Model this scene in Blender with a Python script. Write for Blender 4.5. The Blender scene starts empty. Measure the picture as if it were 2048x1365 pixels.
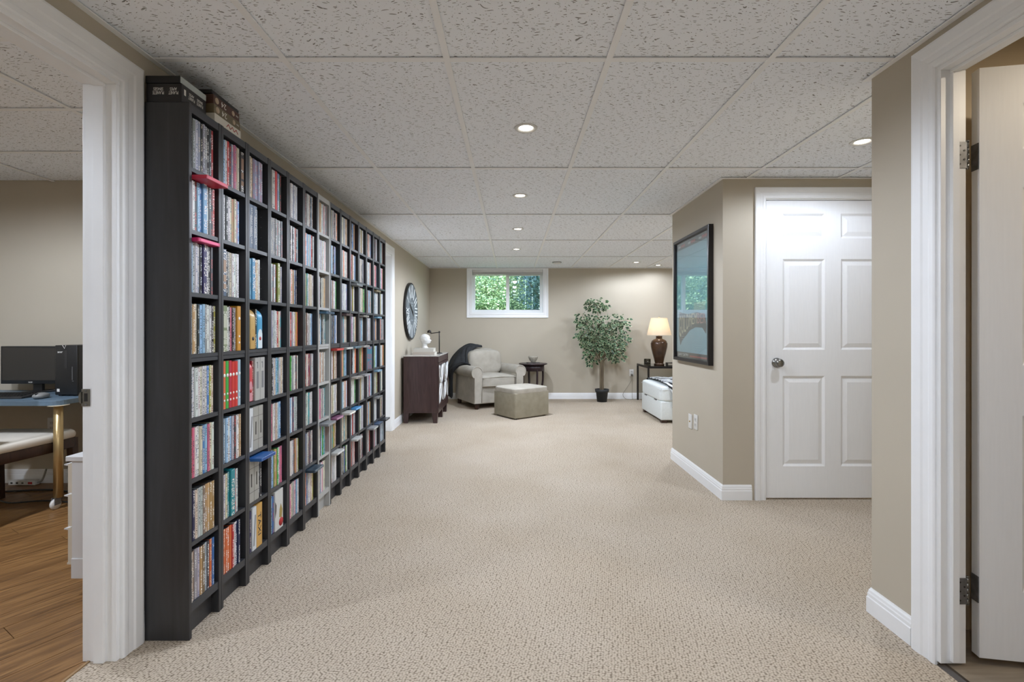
import bpy, bmesh, math, random
from mathutils import Vector, Matrix, Euler, noise

R = math.radians
sc = bpy.context.scene
COL = sc.collection

def srgb(h):
    if isinstance(h, str):
        h = h.lstrip('#'); v = [int(h[i:i + 2], 16) / 255 for i in (0, 2, 4)]
    else:
        v = [c / 255 for c in h]
    return [(c / 12.92 if c <= .04045 else ((c + .055) / 1.055) ** 2.4) for c in v] + [1.0]

# ------------------------------------------------------------------ camera
FPX, CZ = 957.0, 1.15
cam = bpy.data.cameras.new('camera')
cam.sensor_width = 36.0
cam.lens = 36.0 * FPX / 2048
cam.shift_x = 0.0
cam.shift_y = -22.5 / 2048
cam.clip_start = .02
camo = bpy.data.objects.new('camera', cam)
camo.location = (0, 0, CZ)
camo.rotation_euler = (R(90), 0, 0)
COL.objects.link(camo)
sc.camera = camo

# ------------------------------------------------------------------ world, sun, exposure
w = bpy.data.worlds.new('sky'); sc.world = w
w.use_nodes = True
wn = w.node_tree.nodes; wl = w.node_tree.links
bg = wn.get('Background')
sky = wn.new('ShaderNodeTexSky')
sky.sky_type = 'NISHITA'; sky.sun_disc = False
sky.sun_elevation = R(52); sky.sun_rotation = R(120)
wl.new(sky.outputs[0], bg.inputs[0])
bg.inputs[1].default_value = 1.3
sun = bpy.data.lights.new('sun', 'SUN'); sun.energy = 11.0; sun.angle = R(.6); sun.color = (1, .96, .88)
suno = bpy.data.objects.new('sun', sun); COL.objects.link(suno)
suno.rotation_euler = Euler((R(38), 0, R(62)))
suno.location = (6, 4, 8)
DOWN_W = 56.0          # watts of one recessed ceiling lamp
sc.view_settings.view_transform = 'Standard'
sc.view_settings.look = 'None'
sc.view_settings.gamma = 1.0
sc.view_settings.use_curve_mapping = False
sc.view_settings.exposure = 0.15
sc.cycles.max_bounces = 14
sc.cycles.diffuse_bounces = 8
sc.cycles.transparent_max_bounces = 16
sc.cycles.sample_clamp_indirect = 4.0
sc.cycles.caustics_reflective = False
sc.cycles.caustics_refractive = False
sc.cycles.use_denoising = True

# ------------------------------------------------------------------ materials
MATS = {}
def mat(name, color='#808080', rough=.6, metal=0.0, spec=.5, emit=None, estr=0.0, coat=0.0):
    if name in MATS: return MATS[name]
    m = bpy.data.materials.new(name); m.use_nodes = True
    b = m.node_tree.nodes['Principled BSDF']
    b.inputs['Base Color'].default_value = srgb(color)
    b.inputs['Roughness'].default_value = rough
    b.inputs['Metallic'].default_value = metal
    b.inputs['Specular IOR Level'].default_value = spec
    b.inputs['Coat Weight'].default_value = coat
    if emit:
        b.inputs['Emission Color'].default_value = srgb(emit)
        b.inputs['Emission Strength'].default_value = estr
    MATS[name] = m
    return m

def nd(m, typ, **kw):
    n = m.node_tree.nodes.new(typ)
    for k, v in kw.items():
        if hasattr(n, k): setattr(n, k, v)
        else: n.inputs[k.replace('_', ' ')].default_value = v
    return n
def lk(m, a, b): m.node_tree.links.new(a, b)
def bsdf(m): return m.node_tree.nodes['Principled BSDF']
def ramp(m, stops, fac):
    r = nd(m, 'ShaderNodeValToRGB'); e = r.color_ramp.elements
    while len(e) < len(stops): e.new(.5)
    for i, (p, c) in enumerate(stops):
        e[i].position = p; e[i].color = srgb(c) if not isinstance(c, (list, tuple)) or len(c) != 4 else c
    lk(m, fac, r.inputs[0]); return r
def coords(m, scale=(1, 1, 1), rot=(0, 0, 0), kind='Object'):
    t = nd(m, 'ShaderNodeTexCoord'); p = nd(m, 'ShaderNodeMapping')
    p.inputs['Scale'].default_value = scale; p.inputs['Rotation'].default_value = rot
    lk(m, t.outputs[kind], p.inputs[0]); return p.outputs[0]
def bump(m, h, strength=.2, dist=.01):
    b = nd(m, 'ShaderNodeBump'); b.inputs['Strength'].default_value = strength; b.inputs['Distance'].default_value = dist
    lk(m, h, b.inputs['Height']); lk(m, b.outputs[0], bsdf(m).inputs['Normal'])

def m_noisy(name, c1, c2, scale=20, rough=.6, stretch=(1, 1, 1), bstr=0, bdist=.002, detail=4, **kw):
    if name in MATS: return MATS[name]
    m = mat(name, c1, rough, **kw)
    n = nd(m, 'ShaderNodeTexNoise'); n.inputs['Scale'].default_value = scale; n.inputs['Detail'].default_value = detail
    lk(m, coords(m, stretch), n.inputs['Vector'])
    r = ramp(m, [(.3, c1), (.7, c2)], n.outputs[0])
    lk(m, r.outputs[0], bsdf(m).inputs['Base Color'])
    if bstr: bump(m, n.outputs[0], bstr, bdist)
    return m

WALL = m_noisy('wall_paint', '#b9b09f', '#bcb3a2', 3.0, .75, bstr=0)
WALL_WARM = m_noisy('wall_paint_cream', '#cbbda4', '#cfc1a8', 3.0, .75)
WHITE = m_noisy('white_trim_paint', '#f0f1f2', '#f3f4f5', 9, .38)
DOORW = m_noisy('white_door_paint', '#eeeff0', '#f1f2f3', 14, .42, stretch=(8, 8, .6), bstr=.05, bdist=.001)
GRIDW = mat('ceiling_grid_enamel', '#f2f3f4', .5)

def m_ceiling():
    m = mat('fissured_tile', '#cbcbc8', .9, spec=.1)
    t = nd(m, 'ShaderNodeNewGeometry')
    n0 = nd(m, 'ShaderNodeTexNoise'); n0.inputs['Scale'].default_value = 9; n0.inputs['Detail'].default_value = 2
    lk(m, t.outputs['Position'], n0.inputs['Vector'])
    mix = nd(m, 'ShaderNodeVectorMath', operation='MULTIPLY_ADD')
    lk(m, n0.outputs['Color'], mix.inputs[0]); mix.inputs[1].default_value = (.09, .09, 0)
    lk(m, t.outputs['Position'], mix.inputs[2])
    dist = []
    for sx, sy, rz, th in ((21, 92, .12, .125), (34, 66, -.5, .075), (50, 46, .6, .055)):
        mp = nd(m, 'ShaderNodeMapping'); mp.inputs['Scale'].default_value = (sx, sy, 0); mp.inputs['Rotation'].default_value = (0, 0, rz)
        lk(m, mix.outputs[0], mp.inputs[0])
        v = nd(m, 'ShaderNodeTexVoronoi', voronoi_dimensions='2D'); v.inputs['Scale'].default_value = 1
        lk(m, mp.outputs[0], v.inputs['Vector'])
        # random size for each fissure
        sub = nd(m, 'ShaderNodeSeparateColor'); lk(m, v.outputs['Color'], sub.inputs[0])
        ml = nd(m, 'ShaderNodeMath', operation='MULTIPLY'); lk(m, sub.outputs[0], ml.inputs[0]); ml.inputs[1].default_value = th * 1.5
        lt = nd(m, 'ShaderNodeMath', operation='LESS_THAN'); lk(m, v.outputs['Distance'], lt.inputs[0]); lk(m, ml.outputs[0], lt.inputs[1])
        dist.append(lt)
    mx = dist[0]
    for d_ in dist[1:]:
        m2 = nd(m, 'ShaderNodeMath', operation='MAXIMUM'); lk(m, mx.outputs[0], m2.inputs[0]); lk(m, d_.outputs[0], m2.inputs[1]); mx = m2
    r = ramp(m, [(0, '#f3f7fd'), (1, '#8a8a89')], mx.outputs[0])
    lk(m, r.outputs[0], bsdf(m).inputs['Base Color'])
    return m
TILE = m_ceiling()

def m_carpet():
    m = mat('loop_carpet', '#c9b9a4', .95, spec=.1)
    t = nd(m, 'ShaderNodeNewGeometry')
    n0 = nd(m, 'ShaderNodeTexNoise'); n0.inputs['Scale'].default_value = 14; n0.inputs['Detail'].default_value = 3
    lk(m, t.outputs['Position'], n0.inputs['Vector'])
    wv = nd(m, 'ShaderNodeVectorMath', operation='MULTIPLY_ADD')
    lk(m, n0.outputs['Color'], wv.inputs[0]); wv.inputs[1].default_value = (.012, .012, 0); lk(m, t.outputs['Position'], wv.inputs[2])
    mp = nd(m, 'ShaderNodeMapping'); mp.inputs['Scale'].default_value = (98, 178, 0); mp.inputs['Rotation'].default_value = (0, 0, .12)
    lk(m, wv.outputs[0], mp.inputs[0])
    v = nd(m, 'ShaderNodeTexVoronoi', voronoi_dimensions='2D', feature='F1'); v.inputs['Scale'].default_value = 1; v.inputs['Randomness'].default_value = .62
    lk(m, mp.outputs[0], v.inputs['Vector'])
    n2 = nd(m, 'ShaderNodeTexNoise'); n2.inputs['Scale'].default_value = 170; n2.inputs['Detail'].default_value = 2
    lk(m, t.outputs['Position'], n2.inputs['Vector'])
    ad = nd(m, 'ShaderNodeMath', operation='MULTIPLY_ADD'); lk(m, n2.outputs[0], ad.inputs[0]); ad.inputs[1].default_value = .55; lk(m, v.outputs['Distance'], ad.inputs[2])
    r = ramp(m, [(.30, '#d0c4b4'), (.66, '#c0b3a2'), (1.0, '#7e7264')], ad.outputs[0])
    n3 = nd(m, 'ShaderNodeTexNoise'); n3.inputs['Scale'].default_value = 1.6; n3.inputs['Detail'].default_value = 4
    lk(m, t.outputs['Position'], n3.inputs['Vector'])
    mm = nd(m, 'ShaderNodeMix', data_type='RGBA', blend_type='MULTIPLY'); mm.inputs[0].default_value = 1
    r3 = ramp(m, [(.3, '#f2efea'), (.7, '#ffffff')], n3.outputs[0])
    lk(m, r.outputs[0], mm.inputs[6]); lk(m, r3.outputs[0], mm.inputs[7])
    lk(m, mm.outputs[2], bsdf(m).inputs['Base Color'])
    iv = nd(m, 'ShaderNodeMath', operation='SUBTRACT'); iv.inputs[0].default_value = 1; lk(m, ad.outputs[0], iv.inputs[1])
    bump(m, iv.outputs[0], .5, .004)
    return m
CARPET = m_carpet()

def m_wood(name, c1, c2, c3, scale=(1.6, 22, 22), rough=.45, kind='Object'):
    m = mat(name, c2, rough)
    n = nd(m, 'ShaderNodeTexNoise'); n.inputs['Scale'].default_value = 3; n.inputs['Detail'].default_value = 6; n.inputs['Distortion'].default_value = 1.2
    oi = nd(m, 'ShaderNodeObjectInfo')
    ad = nd(m, 'ShaderNodeVectorMath', operation='MULTIPLY_ADD'); ad.inputs[1].default_value = (13, 7, 5)
    lk(m, oi.outputs['Random'], ad.inputs[0]); lk(m, coords(m, scale, kind=kind), ad.inputs[2])
    lk(m, ad.outputs[0], n.inputs['Vector'])
    r = ramp(m, [(.28, c1), (.5, c2), (.74, c3)], n.outputs[0])
    lk(m, r.outputs[0], bsdf(m).inputs['Base Color'])
    bump(m, n.outputs[0], .08, .002)
    return m
BLACKWOOD = m_wood('black_brown_wood', '#2f2f31', '#353537', '#3b3b3e', (10, 10, .9), .36)
BLACKWOOD_SHEEN = m_wood('black_brown_sheen', '#34363a', '#393b3f', '#3e4044', (10, .9, 10), .33)  # same wood; reflected room light painted into the colour, paler and bluer
GREYWOOD = m_wood('pale_grey_wood', '#a5a5a2', '#acaca9', '#b2b2b0', (10, 10, .9), .45)
OAK = m_wood('oak_laminate', '#5c3f22', '#7f5b35', '#9b7447', (1.3, 16, 16), .38)
MAHOG = m_wood('mahogany', '#332221', '#3e2b2a', '#483433', (12, 12, 1.2), .35)
ESPRESSO = m_wood('espresso_wood', '#221619', '#2c1d20', '#352427', (8, 8, 2), .3)
WENGE = m_wood('chair_wood', '#2a1a14', '#38241b', '#442d22', (8, 8, 2), .35)
VINYL = m_wood('greige_vinyl', '#7d7060', '#8f8271', '#9f927f', (1.2, 9, 9), .4)

def m_spine():
    m = mat('printed_spine', '#808080', .38)
    a = nd(m, 'ShaderNodeAttribute', attribute_name='Col'); b = nd(m, 'ShaderNodeAttribute', attribute_name='Ink')
    uv = nd(m, 'ShaderNodeUVMap', uv_map='UVMap')
    sd = nd(m, 'ShaderNodeAttribute', attribute_name='Seed')
    sep = nd(m, 'ShaderNodeSeparateXYZ'); lk(m, uv.outputs[0], sep.inputs[0])
    # lettering: fine marks along the spine
    y1 = nd(m, 'ShaderNodeMath', operation='MULTIPLY_ADD'); lk(m, sd.outputs['Fac'], y1.inputs[0]); y1.inputs[1].default_value = 37.0; lk(m, sep.outputs[1], y1.inputs[2])
    cb = nd(m, 'ShaderNodeCombineXYZ')
    x2 = nd(m, 'ShaderNodeMath', operation='MULTIPLY'); lk(m, sep.outputs[0], x2.inputs[0]); x2.inputs[1].default_value = 1.6
    y2 = nd(m, 'ShaderNodeMath', operation='MULTIPLY'); lk(m, y1.outputs[0], y2.inputs[0]); y2.inputs[1].default_value = 30
    lk(m, x2.outputs[0], cb.inputs[0]); lk(m, y2.outputs[0], cb.inputs[1])
    n = nd(m, 'ShaderNodeTexNoise', noise_dimensions='2D'); n.inputs['Scale'].default_value = 1.7; n.inputs['Detail'].default_value = 1.5
    lk(m, cb.outputs[0], n.inputs['Vector'])
    gt = nd(m, 'ShaderNodeMath', operation='GREATER_THAN'); lk(m, n.outputs[0], gt.inputs[0]); gt.inputs[1].default_value = .535
    # bands of artwork, slower
    cb2 = nd(m, 'ShaderNodeCombineXYZ'); y3 = nd(m, 'ShaderNodeMath', operation='MULTIPLY'); lk(m, y1.outputs[0], y3.inputs[0]); y3.inputs[1].default_value = 3.4
    lk(m, y3.outputs[0], cb2.inputs[1])
    n2 = nd(m, 'ShaderNodeTexNoise', noise_dimensions='2D'); n2.inputs['Scale'].default_value = 1.0; n2.inputs['Detail'].default_value = 1.0
    lk(m, cb2.outputs[0], n2.inputs['Vector'])
    g2 = nd(m, 'ShaderNodeMath', operation='GREATER_THAN'); lk(m, n2.outputs[0], g2.inputs[0]); g2.inputs[1].default_value = .47
    # keep lettering off the two borders
    cx = nd(m, 'ShaderNodeMath', operation='SUBTRACT'); lk(m, sep.outputs[0], cx.inputs[0]); cx.inputs[1].default_value = .5
    ab = nd(m, 'ShaderNodeMath', operation='ABSOLUTE'); lk(m, cx.outputs[0], ab.inputs[0])
    l2 = nd(m, 'ShaderNodeMath', operation='LESS_THAN'); lk(m, ab.outputs[0], l2.inputs[0]); l2.inputs[1].default_value = .33
    p = nd(m, 'ShaderNodeMath', operation='MULTIPLY'); lk(m, gt.outputs[0], p.inputs[0]); lk(m, g2.outputs[0], p.inputs[1])
    q = nd(m, 'ShaderNodeMath', operation='MULTIPLY'); lk(m, p.outputs[0], q.inputs[0]); lk(m, l2.outputs[0], q.inputs[1])
    mx = nd(m, 'ShaderNodeMix', data_type='RGBA'); lk(m, q.outputs[0], mx.inputs[0]); lk(m, a.outputs['Color'], mx.inputs[6]); lk(m, b.outputs['Color'], mx.inputs[7])
    lk(m, mx.outputs[2], bsdf(m).inputs['Base Color'])
    return m
SPINE = m_spine()
def m_case():
    m = mat('case_plastic', '#333333', .35)
    a = nd(m, 'ShaderNodeAttribute', attribute_name='Col'); lk(m, a.outputs['Color'], bsdf(m).inputs['Base Color'])
    return m
CASE = m_case()

def m_glass(name, tint='#f4fbf8', k=1.0):
    m = bpy.data.materials.new(name); m.use_nodes = True; MATS[name] = m
    nt = m.node_tree; nt.nodes.remove(nt.nodes['Principled BSDF'])
    out = [n for n in nt.nodes if n.type == 'OUTPUT_MATERIAL'][0]
    tr = nt.nodes.new('ShaderNodeBsdfTransparent'); tr.inputs[0].default_value = srgb(tint)
    gl = nt.nodes.new('ShaderNodeBsdfGlossy'); gl.inputs['Roughness'].default_value = .015
    # Schlick reflectance, the same from either side of a thin pane
    ge = nt.nodes.new('ShaderNodeNewGeometry'); dp = nt.nodes.new('ShaderNodeVectorMath'); dp.operation = 'DOT_PRODUCT'
    nt.links.new(ge.outputs['Normal'], dp.inputs[0]); nt.links.new(ge.outputs['Incoming'], dp.inputs[1])
    prev = dp.outputs['Value']
    for op, v1 in (('ABSOLUTE', None), ('SUBTRACT', None), ('POWER', 5.0), ('MULTIPLY', .96 * k), ('ADD', .04 * k)):
        q = nt.nodes.new('ShaderNodeMath'); q.operation = op; q.use_clamp = True
        if op == 'SUBTRACT': q.inputs[0].default_value = 1.0; nt.links.new(prev, q.inputs[1])
        else:
            nt.links.new(prev, q.inputs[0])
            if v1 is not None: q.inputs[1].default_value = v1
        prev = q.outputs[0]
    mx = nt.nodes.new('ShaderNodeMixShader')
    nt.links.new(prev, mx.inputs[0])
    nt.links.new(tr.outputs[0], mx.inputs[1]); nt.links.new(gl.outputs[0], mx.inputs[2]); nt.links.new(mx.outputs[0], out.inputs[0])
    return m
GLASS = m_glass('window_glass', '#eaf6f2')
PICGLASS = m_glass('picture_glass', '#f6fafa', 1.9)
def m_screen():
    m = bpy.data.materials.new('insect_screen'); m.use_nodes = True
    nt = m.node_tree; nt.nodes.remove(nt.nodes['Principled BSDF'])
    out = [n for n in nt.nodes if n.type == 'OUTPUT_MATERIAL'][0]
    tr = nt.nodes.new('ShaderNodeBsdfTransparent'); df = nt.nodes.new('ShaderNodeBsdfDiffuse'); df.inputs[0].default_value = srgb('#55626a')
    mx = nt.nodes.new('ShaderNodeMixShader'); mx.inputs[0].default_value = .36
    nt.links.new(tr.outputs[0], mx.inputs[1]); nt.links.new(df.outputs[0], mx.inputs[2]); nt.links.new(mx.outputs[0], out.inputs[0])
    return m
SCREEN = m_screen()

CHROME = mat('brushed_nickel', '#8f8f8d', .22, 1.0)
STEEL = m_noisy('worn_steel', '#6e6e6d', '#8a8a8c', 40, .5, metal=.6)
BRASS = mat('gold_tube', '#c2a878', .32, .75)
PLASTIC_B = mat('black_plastic', '#232323', .38)
PLASTIC_B2 = m_noisy('black_textured_plastic', '#2b2a29', '#353433', 120, .5)
PLASTIC_W = mat('white_plastic', '#d9d8d4', .4)
IRON = mat('black_iron', '#211c1a', .4, .4)
LAMPON = mat('lamp_lens', '#ffffff', .5, emit='#fff6e8', estr=9.0)
FABRIC = m_noisy('grey_beige_microfibre', '#a59f93', '#b5afa4', 9, .9, bstr=.15, bdist=.003, spec=.15)
FABRIC2 = m_noisy('olive_grey_microfibre', '#8e8775', '#9a9381', 14, .9, bstr=.1, bdist=.002, spec=.15)
CREAMF = m_noisy('cream_vinyl', '#ded6c8', '#e4dccf', 12, .5)
THROW = m_noisy('black_fleece', '#17181a', '#25272a', 30, .75, bstr=.3, bdist=.004)
LEATHERW = m_noisy('white_leather', '#dbe0df', '#e2e7e6', 60, .42, bstr=.05, bdist=.001)
LAMPGLAZE = m_noisy('brown_glaze', '#3b2a1f', '#5d4430', 7, .18, metal=.25)
SHADE = mat('linen_shade', '#e9dcc8', .9)
CERAMIC = m_noisy('speckled_ceramic', '#8d887b', '#b3ad9e', 45, .4)
PLASTER = m_noisy('white_plaster', '#d4d4d2', '#dededc', 20, .7)
STONE = m_noisy('pale_top', '#b4b1ac', '#c2bfba', 6, .15)
MIRROR = mat('mirror', '#d4d6d6', .06, 1.0)
POT = mat('charcoal_pot', '#2b2d2f', .6)
BARK = m_noisy('bark', '#5a4d3b', '#857861', 14, .85, stretch=(1, 1, .2), bstr=.5, bdist=.006)
SOIL = m_noisy('soil', '#3c352b', '#5b5142', 40, .95)
BLUETOP = m_wood('blue_grey_laminate', '#5e7282', '#687d8e', '#728797', (1, 8, 8), .35)
def m_zebra():
    m = mat('zebra_plush', '#dddddd', .85)
    wv = nd(m, 'ShaderNodeTexWave', wave_type='BANDS', bands_direction='DIAGONAL'); wv.inputs['Scale'].default_value = 4.6
    wv.inputs['Distortion'].default_value = 9; wv.inputs['Detail'].default_value = 1.5; wv.inputs['Detail Scale'].default_value = .9
    lk(m, coords(m), wv.inputs['Vector'])
    r = ramp(m, [(.46, '#1b1c1f'), (.54, '#d6d9da')], wv.outputs[0]); lk(m, r.outputs[0], bsdf(m).inputs['Base Color'])
    return m
ZEBRA = m_zebra()
def m_leaf(name, stops, rough=.5):
    m = mat(name, stops[1], rough)
    a = nd(m, 'ShaderNodeAttribute', attribute_name='Seed')
    r = ramp(m, [(.0, stops[0]), (.5, stops[1]), (1.0, stops[2])], a.outputs['Fac'])
    lk(m, r.outputs[0], bsdf(m).inputs['Base Color'])
    return m
LEAF_FICUS = m_leaf('ficus_leaf', ['#16281c', '#2a4a30', '#4f7350'], .45)
LEAF_EDGE = mat('ficus_leaf_edge', '#b4c096', .55)
LEAF_BUSH = m_leaf('bush_leaf', ['#4f7050', '#93a878', '#d3d8b0'], .55)
LEAF_TREE = m_leaf('tree_leaf', ['#2a4a48', '#4a6e66', '#93ab95'], .55)
GRASS = m_noisy('lawn', '#4d6b35', '#6d8a4a', 30, .9)
FENCEW = m_noisy('blue_grey_fence', '#5b7383', '#6b8494', 12, .8, stretch=(4, 4, .4))  # blue-grey put in for a teal reflection in the right pane

# ------------------------------------------------------------------ mesh helpers
class MB:
    def __init__(s): s.v = []; s.f = []; s.mi = []; s.sm = []; s.M = None
    def add(s, vs, fs, m=0, smooth=False):
        o = len(s.v)
        for p in vs:
            p = Vector(p)
            if s.M is not None: p = s.M @ p
            s.v.append(tuple(p))
        for f in fs: s.f.append(tuple(i + o for i in f)); s.mi.append(m); s.sm.append(smooth)
        return s
    def box(s, x0, x1, y0, y1, z0, z1, m=0):
        return s.add([(x0, y0, z0), (x1, y0, z0), (x1, y1, z0), (x0, y1, z0), (x0, y0, z1), (x1, y0, z1), (x1, y1, z1), (x0, y1, z1)],
                     [(0, 3, 2, 1), (4, 5, 6, 7), (0, 1, 5, 4), (1, 2, 6, 5), (2, 3, 7, 6), (3, 0, 4, 7)], m)
    def lathe(s, prof, c=(0, 0, 0), n=24, m=0, smooth=True, axis='z', cap=True):
        vs = []; fs = []; k = len(prof)
        for i in range(n):
            a = 2 * math.pi * i / n
            for r, z in prof:
                p = (r * math.cos(a), r * math.sin(a), z)
                if axis == 'x': p = (p[2], p[0], p[1])
                if axis == 'y': p = (p[1], p[2], p[0])
                vs.append((p[0] + c[0], p[1] + c[1], p[2] + c[2]))
        for i in range(n):
            j = (i + 1) % n
            for q in range(k - 1): fs.append((i * k + q, j * k + q, j * k + q + 1, i * k + q + 1))
        s.add(vs, fs, m, smooth)
        if cap:
            for q, rev in ((0, True), (k - 1, False)):
                if prof[q][0] > 1e-5:
                    o = len(s.v) - len(vs); idx = [o + i * k + q for i in range(n)]
                    s.f.append(tuple(reversed(idx)) if rev else tuple(idx)); s.mi.append(m); s.sm.append(False)
        return s
    def cyl(s, c, r, h, n=20, m=0, axis='z', r2=None):
        return s.lathe([(r, 0), (r if r2 is None else r2, h)], c, n, m, True, axis)
    def tube(s, pts, r, n=8, m=0):
        pts = [Vector(p) for p in pts]; rs = r if isinstance(r, (list, tuple)) else [r] * len(pts)
        vs = []; fs = []; up = Vector((0, 0, 1)); prev = None
        for i, p in enumerate(pts):
            t = (pts[min(i + 1, len(pts) - 1)] - pts[max(i - 1, 0)]).normalized()
            if prev is None:
                a = t.cross(up if abs(t.z) < .9 else Vector((1, 0, 0))).normalized()
            else:
                a = (prev - t * prev.dot(t)).normalized()
            prev = a; b = t.cross(a)
            for j in range(n):
                q = 2 * math.pi * j / n; vs.append(p + a * (rs[i] * math.cos(q)) + b * (rs[i] * math.sin(q)))
        for i in range(len(pts) - 1):
            for j in range(n): k = (j + 1) % n; fs.append((i * n + j, i * n + k, (i + 1) * n + k, (i + 1) * n + j))
        s.add(vs, fs, m, True)
        o = len(s.v) - len(vs)
        s.f.append(tuple(o + j for j in reversed(range(n)))); s.mi.append(m); s.sm.append(False)
        e = o + (len(pts) - 1) * n
        s.f.append(tuple(e + j for j in range(n))); s.mi.append(m); s.sm.append(False)
        return s
    def prism(s, poly, axis, a0, a1, m=0, smooth=False):
        n = len(poly); vs = []
        for a in (a0, a1):
            for p, q in poly:
                vs.append({'x': (a, p, q), 'y': (p, a, q), 'z': (p, q, a)}[axis])
        fs = [tuple(range(n)), tuple(reversed(range(n, 2 * n)))]
        sd = [(i, i + n, (i + 1) % n + n, (i + 1) % n) for i in range(n)]
        s.add(vs, fs, m, False)
        o = len(s.v) - 2 * n
        for f in sd: s.f.append(tuple(i + o for i in f)); s.mi.append(m); s.sm.append(smooth)
        return s
    def grid(s, fn, nu, nv, m=0, smooth=True, closeu=False):
        vs = [fn(i / (nu if closeu else nu - 1), j / (nv - 1)) for i in range(nu) for j in range(nv)]
        fs = []
        for i in range(nu if closeu else nu - 1):
            for j in range(nv - 1):
                k = (i + 1) % nu; fs.append((i * nv + j, k * nv + j, k * nv + j + 1, i * nv + j + 1))
        return s.add(vs, fs, m, smooth)
    def strip(s, p0, p1, wdir, ndir, prof, mw=(0, 0), md=(0, 0), m=0):
        """moulding: profile (w, d) swept from p0 to p1; ends shift along the run by mw*w + md*d"""
        p0, p1, wdir, ndir = Vector(p0), Vector(p1), Vector(wdir), Vector(ndir)
        al = (p1 - p0).normalized(); n = len(prof)
        vs = [p0 + al * (mw[0] * a + md[0] * b) + wdir * a + ndir * b for a, b in prof] + \
             [p1 + al * (mw[1] * a + md[1] * b) + wdir * a + ndir * b for a, b in prof]
        fs = [tuple(range(n)), tuple(reversed(range(n, 2 * n)))] + [(i, (i + 1) % n, (i + 1) % n + n, i + n) for i in range(n)]
        return s.add(vs, fs, m)
    def build(s, name, mats, parent=None, bevel=0, seg=2, smooth=None, loc=None, rot=None):
        me = bpy.data.meshes.new(name); me.from_pydata(s.v, [], s.f)
        if not isinstance(mats, (list, tuple)): mats = [mats]
        for m in mats: me.materials.append(m)
        me.polygons.foreach_set('material_index', s.mi); me.polygons.foreach_set('use_smooth', s.sm)
        bm = bmesh.new(); bm.from_mesh(me)
        bmesh.ops.recalc_face_normals(bm, faces=bm.faces)
        if bevel:
            eds = [e for e in bm.edges if len(e.link_faces) == 2 and e.calc_face_angle(0) > R(25)]
            bmesh.ops.bevel(bm, geom=eds, offset=bevel, segments=seg, profile=.5, affect='EDGES', clamp_overlap=True)
            if smooth is None: smooth = seg > 1
            if smooth:
                for f in bm.faces: f.smooth = True
        bm.to_mesh(me); bm.free()
        if bevel and smooth and seg > 1:
            me.set_sharp_from_angle(angle=R(50))
        ob = bpy.data.objects.new(name, me); COL.objects.link(ob)
        if parent is not None: ob.parent = parent
        if loc is not None: ob.location = loc
        if rot is not None: ob.rotation_euler = rot
        return ob

def tag(o, label=None, cat=None, group=None, kind=None):
    if label: o['label'] = label
    if cat: o['category'] = cat
    if group: o['group'] = group
    if kind: o['kind'] = kind
    return o
def thing(name, label, cat, loc=(0, 0, 0), rz=0, group=None, kind=None):
    o = bpy.data.objects.new(name, None); o.empty_display_size = .05; COL.objects.link(o)
    o.location = loc; o.rotation_euler = (0, 0, rz)
    return tag(o, label, cat, group, kind)
def copy_tree(o, parent=None):
    c = o.copy(); COL.objects.link(c)
    if parent is not None: c.parent = parent
    for ch in list(o.children): copy_tree(ch, c)
    return c
def text(name, s, mats, parent, M, width=None, height=None, ext=.0006, condensed=None):
    cu = bpy.data.curves.new('lettering', 'FONT'); cu.body = s; cu.align_x = 'CENTER'; cu.align_y = 'CENTER'; cu.extrude = ext; cu.resolution_u = 2
    to = bpy.data.objects.new('lettering', cu); COL.objects.link(to)
    bpy.context.view_layer.update()
    me = bpy.data.meshes.new_from_object(to.evaluated_get(bpy.context.evaluated_depsgraph_get()))
    bpy.data.objects.remove(to)
    xs = [v.co.x for v in me.vertices]; ys = [v.co.y for v in me.vertices]
    w_, h_ = max(xs) - min(xs), max(ys) - min(ys); cx, cy = (max(xs) + min(xs)) / 2, (max(ys) + min(ys)) / 2
    sx = (width / w_) if width else None; sy = (height / h_) if height else None
    sx = sx or sy; sy = sy or sx
    for v in me.vertices: v.co = M @ Vector(((v.co.x - cx) * sx, (v.co.y - cy) * sy, v.co.z))
    me.materials.clear(); me.materials.append(mats)
    ob = bpy.data.objects.new(name, me); COL.objects.link(ob); ob.parent = parent
    return ob
def frame_mat(origin, xdir, ydir):
    x = Vector(xdir).normalized(); y = Vector(ydir).normalized(); z = x.cross(y)
    M = Matrix(((x.x, y.x, z.x, origin[0]), (x.y, y.y, z.y, origin[1]), (x.z, y.z, z.z, origin[2]), (0, 0, 0, 1)))
    return M

# ------------------------------------------------------------------ dimensions of the place
XL, XR = -1.37, 1.46            # faces of the left wall and of the near right wall
TW = .115                       # wall thickness
YF = 7.95                       # far wall
ZC = 2.17                       # tiles of the main room
ZT = 2.42                       # structure above
YC, YE = 3.235, 4.25            # closet block
XC = 1.425
YN = 1.942                      # end of the near right wall
OFF_Y = 3.6; OFF_X = -4.7; ZO = 2.265
BACK = -3.0
XE = 4.4

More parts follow.
